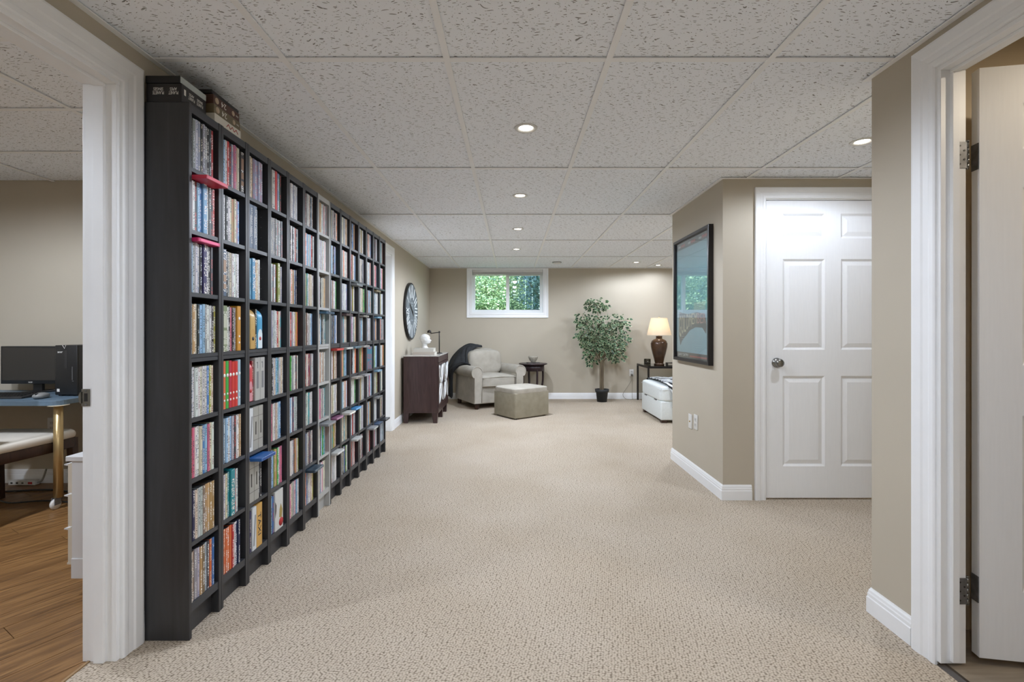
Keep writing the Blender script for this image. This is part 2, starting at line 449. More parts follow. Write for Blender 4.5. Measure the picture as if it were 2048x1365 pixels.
# ------------------------------------------------------------------ walls
def wall(name, label, boxes, m=WALL):
    b = MB()
    for bx in boxes: b.box(*bx)
    return tag(b.build(name, m), label, 'wall', kind='structure')
LD0, LD1, LDZ = .62, 1.672, 2.018       # office doorway
SD0, SD1, SDZ = 4.66, 5.43, 2.0         # side doorway past the towers
wall('wall_left', 'beige painted left wall behind the row of towers', [
    (XL - TW, XL, BACK, LD0, 0, ZT), (XL - TW, XL, LD0, LD1, LDZ, ZT), (XL - TW, XL, LD1, SD0, 0, ZT),
    (XL - TW, XL, SD0, SD1, SDZ, ZT), (XL - TW, XL, SD1, YF, 0, ZT)])
WX0, WX1, WZ0, WZ1 = -.683, .535, 1.418, 2.168
wall('wall_far', 'beige far wall with the small window', [
    (XL - TW, WX0, YF, YF + .16, 0, ZT), (WX1, XE + TW, YF, YF + .16, 0, ZT), (WX0, WX1, YF, YF + .16, 0, WZ0), (WX0, WX1, YF, YF + .16, WZ1, ZT)])
RD0, RD1, RDZ = .85, 1.645, 2.052
TR = .086
wall('wall_right', 'beige near wall beside the open white door', [
    (XR, XR + TR, BACK, RD0, 0, ZT), (XR, XR + TR, RD0, RD1, RDZ, ZT), (XR, XR + TR, RD1, YN, 0, ZT)])
wall('wall_right_return', 'beige wall behind the open white door', [(XR + TR, 3.4, YN - TW, YN, 0, ZT)], WALL_WARM)
CD0, CD1, CDZ = 1.706, 2.636, 2.03
wall('wall_closet', 'beige closet wall with the white panelled door', [
    (XC, CD0, YC, YC + TW, 0, ZT), (CD0, CD1, YC, YC + TW, CDZ + .012, ZT), (CD1, 3.5, YC, YC + TW, 0, ZT)])
wall('wall_poster', 'beige wall carrying the framed poster', [(XC, XC + TW, YC + TW, YE - TW, 0, ZT)])
wall('wall_closet_rear', 'beige rear wall of the closet block', [(XC, XE, YE - TW, YE, 0, ZT)])
wall('wall_hall_end', 'beige wall at the end of the side hall', [(3.4, 3.5, YN - TW, YC, 0, ZT)])
wall('wall_lounge_right', 'beige right wall of the lounge', [(XE, XE + TW, YE - TW, YF, 0, ZT)])
wall('wall_back', 'beige wall behind the viewer', [(OFF_X, 3.6, BACK - TW, BACK, 0, ZT)])
wall('wall_office_far', 'beige far wall of the office', [(OFF_X, XL - TW, OFF_Y, OFF_Y + TW, 0, ZT)])
wall('wall_office_left', 'beige left wall of the office', [(OFF_X - TW, OFF_X, BACK, OFF_Y + TW, 0, ZT)])
wall('wall_office_near', 'beige near wall of the office', [(OFF_X, XL - TW, -.7, -.6, 0, ZT)])
wall('wall_bath_right', 'cream wall of the room on the right', [(3.4, 3.5, BACK, YN - TW, 0, ZT)], WALL_WARM)
wall('wall_side_room', 'beige wall of the side room', [(-2.9, -2.8, OFF_Y + TW, 6.5, 0, ZT), (-2.9, XL - TW, 6.5, 6.6, 0, ZT)])

# ------------------------------------------------------------------ floors
b = MB(); b.box(XL - .095, XE, BACK, YF, -.06, 0)
tag(b.build('floor', CARPET), 'beige loop pile carpet across the room', 'carpet', kind='structure')
b = MB(); b.box(OFF_X, XL - .097, BACK, OFF_Y, -.08, -.0125)
ofl = tag(b.build('floor', mat('subfloor', '#3a2a1a', .9)), 'brown wood plank floor of the office', 'floor', kind='structure')
def clip(poly, x0, x1, y0, y1):
    for ax, lim, sg in ((0, x0, 1), (0, x1, -1), (1, y0, 1), (1, y1, -1)):
        out = []
        for i in range(len(poly)):
            p, q = poly[i], poly[(i + 1) % len(poly)]
            dp, dq = (p[ax] - lim) * sg, (q[ax] - lim) * sg
            if dp >= 0: out.append(p)
            if dp * dq < 0:
                t = dp / (dp - dq); out.append((p[0] + (q[0] - p[0]) * t, p[1] + (q[1] - p[1]) * t))
        poly = out
        if len(poly) < 3: return []
    return poly
rnd = random.Random(5)
ang = R(90 - 31); du = Vector((math.cos(ang), math.sin(ang))); dv = Vector((-du.y, du.x))
PW, PL = .127, 1.15
org = Vector((-3.0, 1.6))
for r_ in range(-16, 20):
    off = rnd.uniform(0, PL)
    for q in range(-4, 5):
        c = org + dv * (r_ * PW) + du * (q * PL + off)
        g = .0012
        poly = [c + du * g + dv * g, c + du * (PL - g) + dv * g, c + du * (PL - g) + dv * (PW - g), c + du * g + dv * (PW - g)]
        poly = clip([(p.x, p.y) for p in poly], -4.2, XL - .098, .3, OFF_Y - .001)
        if not poly: continue
        cx = sum(p[0] for p in poly) / len(poly); cy = sum(p[1] for p in poly) / len(poly)
        # plank local axes: x along its length
        inv = [(((p[0] - cx) * du.x + (p[1] - cy) * du.y), ((p[0] - cx) * dv.x + (p[1] - cy) * dv.y)) for p in poly]
        b = MB(); b.prism(inv, 'z', -.012, 0)
        b.build('plank', OAK, ofl, loc=(cx, cy, -.0005), rot=(0, 0, ang))
b = MB(); b.box(XL - .0985, XL - .09, LD0, LD1, -.01, .004)
tag(b.build('trim_1', mat('threshold_edge', '#9b7d58', .5)), 'thin threshold strip between carpet and office floor', 'threshold', kind='structure')
b = MB(); b.box(XR + .02, 3.4, BACK, YN - TW, -.05, .004)
tag(b.build('floor', VINYL), 'greige vinyl floor beyond the open door', 'floor', kind='structure')
b = MB(); b.prism([(XR - .004, 0), (XR + .026, 0), (XR + .026, .007), (XR + .011, .010)], 'y', RD0, RD1 - .004)
tag(b.build('trim_2', mat('dark_strip', '#3a3026', .5)), 'dark transition strip at the right doorway', 'threshold', kind='structure')
b = MB(); b.box(-2.9, XL - .096, OFF_Y + TW, 6.6, -.06, 0)
tag(b.build('floor', CARPET), 'carpet in the side room past the towers', 'carpet', kind='structure')

# ------------------------------------------------------------------ ceilings
b = MB(); b.box(OFF_X - TW, XE + TW, BACK - TW, YF + .16, ZT, ZT + .1)
ceil = tag(b.build('ceiling', mat('joists', '#8a8a88', .9)), 'white drop ceiling of fissured tiles', 'ceiling', kind='structure')
def tile_cell(x0, x1, y0, y1, z, parent):
    e = .006
    b = MB()
    if z == ZC and y0 < YN < y1 and x1 > XR:
        if x0 < XR: b.prism([(x0 + e, y0 + e), (XR, y0 + e), (XR, YN), (x1 - e, YN), (x1 - e, y1 - e), (x0 + e, y1 - e)], 'z', z + .008, z + .02)
        else: b.box(x0 + e, x1 - e, YN, y1 - e, z + .008, z + .02)
    else: b.box(x0 + e, x1 - e, y0 + e, y1 - e, z + .008, z + .02)
    return b.build('ceiling_tile', TILE, parent)
def tbar(x0, x1, y0, y1, z, parent):
    b = MB(); b.box(x0, x1, y0, y1, z, z + .004)
    if x1 - x0 > y1 - y0: b.box(x0, x1, (y0 + y1) / 2 - .002, (y0 + y1) / 2 + .002, z + .004, z + .035)
    else: b.box((x0 + x1) / 2 - .002, (x0 + x1) / 2 + .002, y0, y1, z + .004, z + .035)
    return b.build('grid_bar', GRIDW, parent)
XLINES = [-1.47, -.861, -.246, .366, .976, 1.587, 2.198, 2.81, 3.42, 4.03]
YLINES = [1.81 + 1.2235 * k for k in range(-4, 5)]
xs = [XL] + [x for x in XLINES if x > XL] + [XE]
ys = [BACK] + YLINES + [YF]
def open_cell(x0, x1, y0, y1):
    cx = (x0 + x1) / 2
    if y1 <= YN + .01 and cx > XR and x0 >= XR - .5: return x0 < XR - .01
    if x0 > XC and y0 > YC and y1 < YE + .1: return False
    if x0 >= 3.4 and y1 < YE: return False
    return True
for i in range(len(xs) - 1):
    for j in range(len(ys) - 1):
        x0, x1, y0, y1 = xs[i], xs[i + 1], ys[j], ys[j + 1]
        if x1 - x0 < .03 or y1 - y0 < .03: continue
        if not open_cell(x0, x1, y0, y1): continue
        if y1 <= 1.82: x1 = min(x1, XR)
        tile_cell(x0, x1, y0, y1, ZC, ceil)
for x in xs[1:-1]:
    y0 = BACK if x < XR else YN
    tbar(x - .012, x + .012, y0, YF, ZC, ceil)
for y in YLINES:
    x1 = XR if y < YN else (3.4 if y < YC else XE)
    if YC < y < YE: x1 = XC
    tbar(XL, x1, y - .012, y + .012, ZC + .0006, ceil)
def edge(x0, x1, y0, y1, z=ZC):
    b = MB(); b.box(x0, x1, y0, y1, z - .001, z + .003); return b.build('edge_trim', GRIDW, ceil)
edge(XL, XL + .022, BACK, YF); edge(XR - .022, XR, BACK, YN + .022); edge(XL, XE, YF - .022, YF)
edge(XR, 3.4, YN, YN + .022); edge(XC - .022, 3.4, YC - .022, YC); edge(XC - .022, XC, YC, YE + .022); edge(XC, XE, YE, YE + .022)
# office
oxl = [-4.66, -3.45, -2.235]; oyl = [OFF_Y - .587 * k for k in range(0, 8)]
b = MB(); b.box(OFF_X, XL - TW, -.6, OFF_Y, ZO + .03, ZO + .04)
oceil = tag(b.build('ceiling', mat('joists')), 'white tiled ceiling of the office', 'ceiling', kind='structure')
oxs = [OFF_X] + oxl[1:] + [XL - TW]; oys = sorted(oyl)
for i in range(len(oxs) - 1):
    for j in range(len(oys) - 1): tile_cell(oxs[i], oxs[i + 1], oys[j], oys[j + 1], ZO, oceil)
for x in oxs[1:-1]: tbar(x - .012, x + .012, -.5, OFF_Y, ZO, oceil)
for y in oys[1:-1]: tbar(OFF_X, XL - TW, y - .012, y + .012, ZO + .0006, oceil)
b = MB(); b.box(XR + TR, 3.4, BACK, YN - TW, 2.36, 2.40)
tag(b.build('ceiling', mat('plain_ceiling', '#d6d3cc', .9)), 'plain ceiling of the room on the right', 'ceiling', kind='structure')

# ------------------------------------------------------------------ mouldings
CAS = [(0, 0), (0, .009), (.006, .012), (.02, .0125), (.026, .0105), (.045, .0125), (.052, .016), (.066, .0175), (.08, .019), (.088, .017), (.088, 0)]
def casing3(name, label, plane_pt, along, n, a0, a1, zt, prof=CAS, wid=1.0):
    """door casing as three mitred lengths; along = horizontal unit vector in the wall; n = outwards"""
    root = thing(name, label, 'casing', kind='structure')
    P = lambda a, z: Vector(plane_pt) + Vector(along) * a + Vector((0, 0, z))
    pr = [(w_ * wid, d) for w_, d in prof]
    b = MB(); b.strip(P(a1, 0), P(a1, zt), along, n, pr, (0, 1)); b.build('casing_side', WHITE, root)
    b = MB(); b.strip(P(a0, 0), P(a0, zt), -Vector(along), n, pr, (0, 1)); b.build('casing_side', WHITE, root)
    b = MB(); b.strip(P(a0, zt), P(a1, zt), (0, 0, 1), n, pr, (-1, 1)); b.build('casing_head', WHITE, root)
    return root
BASE = [(0, 0), (0, .013), (.062, .013), (.066, .0105), (.078, .0105), (.083, .0085), (.092, .0075), (.098, .004), (.102, .003), (.102, 0)]
def baseboard(name, label, runs):
    b = MB()
    for p0, p1, n, md in runs: b.strip((*p0, 0), (*p1, 0), (0, 0, 1), n, BASE, (0, 0), md)
    return tag(b.build(name, WHITE), label, 'baseboard', kind='structure')
C1 = LD1 + .006 + .088
baseboard('baseboard_left', 'white baseboard at the foot of the left wall', [((XL, C1), (XL, SD0 - .095), (1, 0, 0), (0, 0)), ((XL, SD1 + .094), (XL, YF), (1, 0, 0), (0, -1))])
baseboard('baseboard_far', 'white baseboard along the far wall', [((XL, YF), (XE, YF), (0, -1, 0), (1, -1))])
baseboard('baseboard_right', 'white baseboard wrapping the near right wall end', [((XR, RD1 + .094), (XR, YN), (-1, 0, 0), (0, 1)), ((XR, YN), (3.4, YN), (0, 1, 0), (-1, 0))])
baseboard('baseboard_closet', 'white baseboard wrapping the poster wall corner', [((XC, YE), (XC, YC), (-1, 0, 0), (-1, 1)), ((XC, YC), (CD0 - .088, YC), (0, -1, 0), (-1, 0)), ((XC, YE), (XE, YE), (0, 1, 0), (-1, 0))])
baseboard('baseboard_office', 'white baseboard on the office far wall', [((OFF_X, OFF_Y), (XL - TW, OFF_Y), (0, -1, 0), (0, 0))])
baseboard('baseboard_lounge', 'white baseboard on the lounge right wall', [((XE, YE), (XE, YF), (-1, 0, 0), (0, 0))])
casing3('trim_3', 'white casing around the office doorway', (XL, 0, 0), (0, 1, 0), (1, 0, 0), LD0 - .006, LD1 + .006 - .006, LDZ - .002)
casing3('trim_4', 'white casing around the side doorway past the towers', (XL, 0, 0), (0, 1, 0), (1, 0, 0), SD0, SD1, SDZ)
casing3('trim_5', 'white casing of the right doorway with the open door', (XR, 0, 0), (0, 1, 0), (-1, 0, 0), RD0, RD1 - .003, RDZ)
casing3('trim_6', 'white casing around the closed white door', (0, YC, 0), (1, 0, 0), (0, -1, 0), CD0 + .006, CD1 - .006, CDZ + .006, wid=.84)
# jambs
def jamb(name, label, parts):
    root = thing(name, label, 'jamb', kind='structure')
    for nm, bx in parts:
        b = MB(); b.box(*bx); b.build(nm, WHITE, root, bevel=.0015, seg=1)
    return root
J = .016
jl = jamb('trim_7', 'white door jamb of the office doorway with steel strike plate', [
    ('jamb_side', (XL - TW - .002, XL + .001, LD1 - J, LD1, 0, LDZ - J)), ('jamb_side', (XL - TW - .002, XL + .001, LD0, LD0 + J, 0, LDZ - J)),
    ('jamb_head', (XL - TW - .002, XL + .001, LD0, LD1, LDZ - J, LDZ)),
    ('stop', (XL - TW * .62, XL - TW * .62 + .036, LD1 - J - .011, LD1 - J, 0, LDZ - J - .011)),
    ('stop', (XL - TW * .62, XL - TW * .62 + .036, LD0 + J, LD1 - J, LDZ - J - .011, LDZ - J))])
yj = LD1 - J
b = MB(); b.box(XL - TW - .004, XL - TW + .026, yj - .0022, yj, .885, .945)
sp = b.build('strike_plate', CHROME, jl, bevel=.0008, seg=1); sp['label'] = 'nickel strike plate with dark latch slot'
b = MB(); b.box(XL - TW + .006, XL - TW + .018, yj - .0026, yj - .0016, .902, .93); b.build('latch_slot', PLASTIC_B, sp)
for zz in (.891, .939):
    b = MB(); b.cyl((XL - TW + .012, yj - .0034, zz), .0028, .0015, 10, axis='y'); b.build('screw', STEEL, sp)
b = MB(); b.prism([(XL - TW - .010, .905), (XL - TW - .004, .895), (XL - TW - .002, .895), (XL - TW - .002, .935), (XL - TW - .004, .935), (XL - TW - .010, .925)], 'y', yj - .006, yj); b.build('lip', CHROME, sp)
jamb('trim_8', 'white jamb of the side doorway past the towers', [
    ('jamb_side', (XL - TW, XL + .001, SD1 - J, SD1, 0, SDZ - J)), ('jamb_side', (XL - TW, XL + .001, SD0, SD0 + J, 0, SDZ - J)), ('jamb_head', (XL - TW, XL + .001, SD0, SD1, SDZ - J, SDZ))])
jamb('trim_9', 'white jamb of the right doorway', [
    ('jamb_side', (XR - .001, XR + TR, RD1 - J, RD1, .012, RDZ - J)), ('jamb_side', (XR - .001, XR + TR, RD0, RD0 + J, 0, RDZ - J)),
    ('jamb_head', (XR - .001, XR + TR, RD0, RD1, RDZ - J, RDZ)),
    ('stop', (XR + .030, XR + .054, RD1 - J - .012, RD1 - J, .022, RDZ - J - .012)), ('stop', (XR + .030, XR + .054, RD0 + J, RD1 - J, RDZ - J - .012, RDZ - J))])
jamb('trim_10', 'white jamb of the closed white door', [
    ('jamb_side', (CD0, CD0 + .012, YC - .001, YC + TW, 0, CDZ)), ('jamb_side', (CD1 - .012, CD1, YC - .001, YC + TW, 0, CDZ)), ('jamb_head', (CD0, CD1, YC - .001, YC + TW, CDZ, CDZ + .012))])

# ------------------------------------------------------------------ six panel doors (local: x width, z height, front face y = 0 towards -y)
def door(name, label, W, H, xs_, zs_, T=.035, loc=(0, 0, 0), rz=0):
    root = thing(name, label, 'door', loc, rz, kind='structure')
    b = MB(); gx = [0] + xs_ + [W]; gz = [0] + zs_ + [H]
    for y, sgn in ((0, 1), (T, -1)):
        for i in range(len(gx) - 1):
            for j in range(len(gz) - 1):
                x0, x1, z0, z1 = gx[i], gx[i + 1], gz[j], gz[j + 1]
                if i % 2 == 1 and j % 2 == 1:
                    rings = [(0, 0), (.006, .004), (.014, .0095), (.020, .0095)]
                    vs = []
                    for ins, dp in rings: vs += [(x0 + ins, y + sgn * dp, z0 + ins), (x1 - ins, y + sgn * dp, z0 + ins), (x1 - ins, y + sgn * dp, z1 - ins), (x0 + ins, y + sgn * dp, z1 - ins)]
                    fs = []
                    for k in range(len(rings) - 1):
                        for q in range(4): fs.append((k * 4 + q, k * 4 + (q + 1) % 4, k * 4 + 4 + (q + 1) % 4, k * 4 + 4 + q))
                    k = (len(rings) - 1) * 4; fs.append((k, k + 1, k + 2, k + 3)); b.add(vs, fs)
                else:
                    b.add([(x0, y, z0), (x1, y, z0), (x1, y, z1), (x0, y, z1)], [(0, 1, 2, 3)])
    b.add([(0, 0, 0), (W, 0, 0), (W, T, 0), (0, T, 0), (0, 0, H), (W, 0, H), (W, T, H), (0, T, H)], [(0, 3, 2, 1), (4, 5, 6, 7), (1, 2, 6, 5), (3, 0, 4, 7)])
    b.build('slab', DOORW, root)
    for i in range(1, len(gx) - 1, 2):
        for j in range(1, len(gz) - 1, 2):
            x0, x1, z0, z1 = gx[i], gx[i + 1], gz[j], gz[j + 1]
            p = MB(); a, c = .0195, .044
            vs = []
            for ins, y in ((a, .0100), (a, .0088), (c, .0022)): vs += [(x0 + ins, y, z0 + ins), (x1 - ins, y, z0 + ins), (x1 - ins, y, z1 - ins), (x0 + ins, y, z1 - ins)]
            fs = [(3, 2, 1, 0), (8, 9, 10, 11)]
            for k in (0, 4):
                for q in range(4): fs.append((k + q, k + (q + 1) % 4, k + 4 + (q + 1) % 4, k + 4 + q))
            p.add(vs, fs); p.build('panel', DOORW, root)
    return root
DW, DH = CD1 - CD0 - .03, 2.012
d1 = door('door_1', 'closed white six-panel door with a nickel knob', DW, DH, [.111, .397, .505, DW - .111], [.213, .825, 1.002, 1.617, 1.757, 1.925], loc=(CD0 + .015, YC + .004, .012))
b = MB()
b.lathe([(.0, 0), (.031, 0), (.033, -.004), (.028, -.009), (.012, -.012), (.011, -.026), (.018, -.031), (.027, -.036), (.0285, -.044), (.025, -.053), (.014, -.058), (.0, -.059)], n=24, axis='y')
kn = b.build('knob', CHROME, d1, loc=(.068, 0, .915)); kn['label'] = 'round satin nickel door knob'
# open door in the right doorway
hx, hy = 1.5815, RD1 - .004
ODW = .79
od = door('door_2', 'white six-panel door standing open in the right doorway', ODW, 2.014, [.125, .345, .445, ODW - .125], [.235, .83, 1.0, 1.60, 1.73, 1.885], loc=(hx + .014, hy - .008, .03), rz=R(-10))
Mi = (Matrix.Translation((hx + .014, hy - .008, .03)) @ Matrix.Rotation(R(-10), 4, 'Z')).inverted()
for hz in (.215, 1.70):
    b = MB(); b.M = Mi
    kx, ky = 1.5525, RD1 - J + .002
    b.box(XR + .0555, XR + TR + .001, RD1 - J - .0022, RD1 - J - .0002, hz, hz + .09)
    lf = b.build('hinge', STEEL, od, bevel=.0006, seg=1); lf['label'] = 'worn steel hinge'
    b = MB()
    b.box(-.0026, -.0004, .002, .034, hz - .030, hz + .060); b.build('hinge_leaf', STEEL, lf)
    b = MB(); b.M = Mi
    for k in range(5): b.cyl((kx, ky, hz + k * .018 + .0005), .0048, .017, 12)
    b.cyl((kx, ky, hz - .004), .0036, .1, 10); b.lathe([(0, .0), (.0055, .001), (.0055, .004), (0, .006)], (kx, ky, hz + .0905), 12)
    b.build('knuckle', CHROME, lf)
    b = MB(); b.M = Mi
    for sx, sz in ((.063, .014), (.078, .03), (.063, .045), (.078, .06), (.063, .076)):
        b.cyl((XR + sx, RD1 - J - .0034, hz + sz), .0032, .0014, 8, axis='y')
    b.build('screws', PLASTIC_B, lf)
# closed door in the side doorway
d3 = door('door_3', 'white door closing the side doorway past the towers', SD1 - SD0 - .04, 1.96, [.11, .33, .42, .62], [.213, .825, 1.0, 1.6, 1.74, 1.88], loc=(XL - TW + .02, SD0 + .02, .012), rz=R(90))

# ------------------------------------------------------------------ window, blind
wn_ = thing('window_1', 'small white basement slider window under the ceiling', 'window', (0, 0, 0), kind='structure')
WC = [(0, 0), (0, .010), (.012, .012), (.022, .009), (.045, .013), (.058, .018), (.068, .018), (.068, 0)]
for p0, p1, wd, mw in (((WX1, YF, WZ0), (WX1, YF, ZC - .002), (1, 0, 0), (-1, 0)), ((WX0, YF, WZ0), (WX0, YF, ZC - .002), (-1, 0, 0), (-1, 0)), ((WX0, YF, WZ0), (WX1, YF, WZ0), (0, 0, -1), (-1, 1))):
    b = MB(); b.strip(p0, p1, wd, (0, -1, 0), WC, mw); b.build('window_casing', WHITE, wn_)
PVC = mat('white_vinyl_frame', '#f2f3f3', .35)
fy = YF + .07
for bx in ((WX0, WX0 + .02, YF - .001, YF + .16, WZ0 + .02, WZ1 - .02), (WX1 - .02, WX1, YF - .001, YF + .16, WZ0 + .02, WZ1 - .02), (WX0, WX1, YF - .001, YF + .16, WZ0, WZ0 + .02), (WX0, WX1, YF - .001, YF + .16, WZ1 - .02, WZ1)):
    b = MB(); b.box(*bx); b.build('reveal', PVC, wn_)
def sash(x0, x1, y, z0, z1, t):
    s = MB()
    s.box(x0, x0 + t, y, y + .03, z0 + t, z1 - t); s.box(x1 - t, x1, y, y + .03, z0 + t, z1 - t); s.box(x0, x1, y, y + .03, z0, z0 + t); s.box(x0, x1, y, y + .03, z1 - t, z1)
    so = s.build('sash', PVC, wn_)
    g = MB(); g.box(x0 + t - .004, x1 - t + .004, y + .012, y + .016, z0 + t - .004, z1 - t + .004); g.build('pane', GLASS, so)
    return so
mid = -.072
sash(WX0 + .021, mid + .018, fy, WZ0 + .021, WZ1 - .045, .046)
sash(mid - .018, WX1 - .021, fy + .034, WZ0 + .021, WZ1 - .045, .046)
b = MB(); b.box(mid + .02, WX1 - .05, fy + .066, fy + .068, WZ0 + .05, WZ1 - .06)
so = b.build('insect_screen', SCREEN, wn_)
b = MB(); b.box(WX0 + .02, WX1 - .02, fy - .005, fy + .07, WZ1 - .048, WZ1 - .018); b.build('frame_head', PVC, wn_)
bl = thing('window_blind', 'raised white slatted blind bunched at the window top', 'blind', (0, 0, 0))
BLM = mat('blind_slats', '#e2e0de', .5)
b = MB(); b.box(WX0 + .024, WX1 - .024, YF + .012, YF + .05, WZ1 - .058, WZ1 - .022); b.build('headrail', BLM, bl, bevel=.002, seg=1)
for k in range(9):
    z = WZ1 - .062 - k * .0042
    b = MB(); b.box(WX0 + .028, WX1 - .028, YF + .014, YF + .05, z - .0026, z); b.build('slat', BLM, bl)
b = MB(); b.box(WX0 + .028, WX1 - .028, YF + .016, YF + .048, WZ1 - .118, WZ1 - .104); b.build('bottom_rail', BLM, bl, bevel=.002, seg=1)

# ------------------------------------------------------------------ outdoors
b = MB(); b.box(-9, 9, YF + .16, 22, 1.0, 1.28)
tag(b.build('ground', GRASS), 'green lawn outside the window', 'lawn', kind='structure')
def leafmesh(name, m, pts, size, parent, seed):
    rr = random.Random(seed); v = []; f = []; sd = []
    for p, base in pts:
        a = Euler((rr.uniform(-1.2, 1.2), rr.uniform(-1.2, 1.2), rr.uniform(0, 6.28))).to_matrix()
        s = size * rr.uniform(.6, 1.3); o = len(v)
        for q in ((0, -.5, 0), (.28, 0, .05), (0, .5, 0), (-.28, 0, .05)): v.append(tuple(Vector(p) + a @ (Vector(q) * s)))
        f.append((o, o + 1, o + 2, o + 3)); sd.append(min(1, max(0, base + rr.uniform(-.25, .25))))
    me = bpy.data.meshes.new(name); me.from_pydata(v, [], f); me.materials.append(m)
    at = me.attributes.new('Seed', 'FLOAT', 'FACE'); at.data.foreach_set('value', sd)
    ob = bpy.data.objects.new(name, me); COL.objects.link(ob); ob.parent = parent
    return ob
def shrub(name, label, cat, c, rad, n, m, size, seed, trunk_r, tone=.5):
    root = thing(name, label, cat, (c[0], c[1], 1.28)); rr = random.Random(seed); pts = []
    blobs = [(Vector((rr.uniform(-.6, .6) * rad[0], rr.uniform(-.6, .6) * rad[1], rr.uniform(-.7, .7) * rad[2])), rr.uniform(.35, .6)) for _ in range(12)]
    for _ in range(n):
        bc, br = rr.choice(blobs)
        d = Vector((rr.gauss(0, 1), rr.gauss(0, 1), rr.gauss(0, 1))).normalized() * (br * rr.uniform(.6, 1.05))
        p = bc + Vector((d.x * rad[0], d.y * rad[1], d.z * rad[2])); p.z += c[2] - 1.28
        if p.z < .02: p.z = rr.uniform(.02, .2)
        pts.append((p, tone))
    fo = leafmesh('foliage', m, pts, size, root, seed); fo['kind'] = 'stuff'
    b = MB()
    for k in range(7):
        a = rr.uniform(0, 6.28); t = Vector((math.cos(a) * rad[0] * .6, math.sin(a) * rad[1] * .6, c[2] - 1.28 + rad[2] * rr.uniform(-.2, .6)))
        b.tube([(0, 0, -.05), tuple(t * .45 + Vector((0, 0, .1))), tuple(t)], [trunk_r, trunk_r * .6, trunk_r * .2], 6)
    b.build('stem', BARK, root)
    return root
shrub('bush', 'sunlit pale green bush outside the left pane', 'bush', (-.75, 10.2, 1.95), (1.1, .8, .8), 9000, LEAF_BUSH, .06, 3, .03, .62)
shrub('bush', 'low bright shrub in front of the pale bush outside', 'bush', (-.35, 9.05, 1.46), (.7, .3, .34), 4200, LEAF_BUSH, .05, 4, .02, .4)
shrub('tree', 'dark blue-green evergreen tree outside the right pane', 'tree', (1.0, 11.9, 2.4), (1.25, .8, 1.15), 10000, LEAF_TREE, .06, 9, .06, .5)
shrub('tree', 'green tree growing behind the pale bush outside', 'tree', (-1.5, 12.6, 2.7), (1.7, 1.0, 1.5), 5000, LEAF_TREE, .12, 12, .08, .75)
fe = thing('fence', 'added blue-grey board fence behind the trees', 'fence', (0, 14, 1.28))  # fence added where the right pane has a teal reflection
for k in range(40):
    b = MB(); b.box(-4 + k * .2, -4 + k * .2 + .185, -.01, .012, 0, 1.75 + .01 * (k % 3)); b.build('board', FENCEW, fe)
b = MB(); b.box(-4, 4, .012, .05, .4, .48); b.box(-4, 4, .012, .05, 1.35, 1.43); b.build('rail', FENCEW, fe)

# ------------------------------------------------------------------ recessed lamps
def downlight(x, y, z, label, watts=DOWN_W, spot=True, group='recessed ceiling lamps', col=(.885, .97, 1.115)):
    t = thing('recessed_light', label, 'ceiling light', (x, y, z + .008), group=group)
    b = MB(); b.lathe([(.036, .0), (.038, -.003), (.046, -.006), (.056, -.005), (.060, 0)], n=32); b.build('trim_ring', PLASTIC_W, t)
    b = MB(); b.lathe([(.0, -.0045), (.02, -.004), (.034, -.001), (.036, 0)], n=28); b.build('lens', LAMPON, t)
    l = bpy.data.lights.new('lamp_light', 'SPOT'); l.energy = watts; l.spot_size = R(174); l.spot_blend = .38; l.shadow_soft_size = .045; l.color = col
    lo = bpy.data.objects.new('lamp_light', l); COL.objects.link(lo); lo.parent = t; lo.location = (0, 0, -.012)
    return t
row = [(.071, 2.435, 'round recessed ceiling lamp nearest the viewer, centre row'), (.062, 3.66, 'second recessed ceiling lamp of the centre row'),
       (.06, 4.87, 'third recessed ceiling lamp of the centre row'), (.058, 6.09, 'recessed ceiling lamp closest to the window, centre row')]
for (x, y, lb), k in zip(row, (.85, 1.0, 1.35, 2.0)): downlight(x, y, ZC, lb, DOWN_W * k)
downlight(1.91, 2.61, ZC, 'recessed ceiling lamp in front of the white door', DOWN_W * .66)
downlight(1.89, 7.27, ZC, 'recessed ceiling lamp over the lamp table', DOWN_W * .8)
downlight(2.32, 7.60, ZC, 'recessed ceiling lamp half hidden by the poster wall', DOWN_W * .2)
for x, y, q in ((.07, 1.215, 'directly above the doorway between office and open door'), (.07, -.01, 'straight above the viewer'), (.07, -1.23, 'one tile behind the viewer'), (1.0, -2.2, 'by the back wall, right of centre'), (-.9, -2.2, 'by the back wall, left of centre')): downlight(x, y, ZC, 'added recessed ceiling lamp ' + q, DOWN_W * .57, group='added recessed lamps behind the viewer')  # unseen lamps behind the viewer, added to fill the room with bounce
for x, y, q in ((1.95, 5.2, 'behind the poster wall'), (3.3, 6.2, 'near the lounge right wall')): downlight(x, y, ZC, 'recessed ceiling lamp hidden ' + q, DOWN_W * 1.3, group='recessed lamps over the lounge corner')
downlight(-2.9, 2.14, ZO, 'recessed ceiling lamp of the office', 108)
downlight(-2.9, .9, ZO, 'recessed office ceiling lamp by the near wall', 118)
downlight(2.4, .9, 2.352, 'recessed lamp in the room on the right', 42, col=(1, .86, .68))
sm = thing('smoke_detector', 'flat white round detector on the ceiling near the window', 'smoke detector', (.68, 7.25, ZC + .008))
b = MB(); b.lathe([(0, -.028), (.05, -.028), (.066, -.022), (.07, -.008), (.07, 0)], n=28); b.build('housing', PLASTIC_W, sm)
b = MB(); b.lathe([(.0665, -.014), (.0708, -.013), (.0708, -.009), (.0665, -.008)], n=28, cap=False); b.build('vent_slot', PLASTIC_B2, sm)

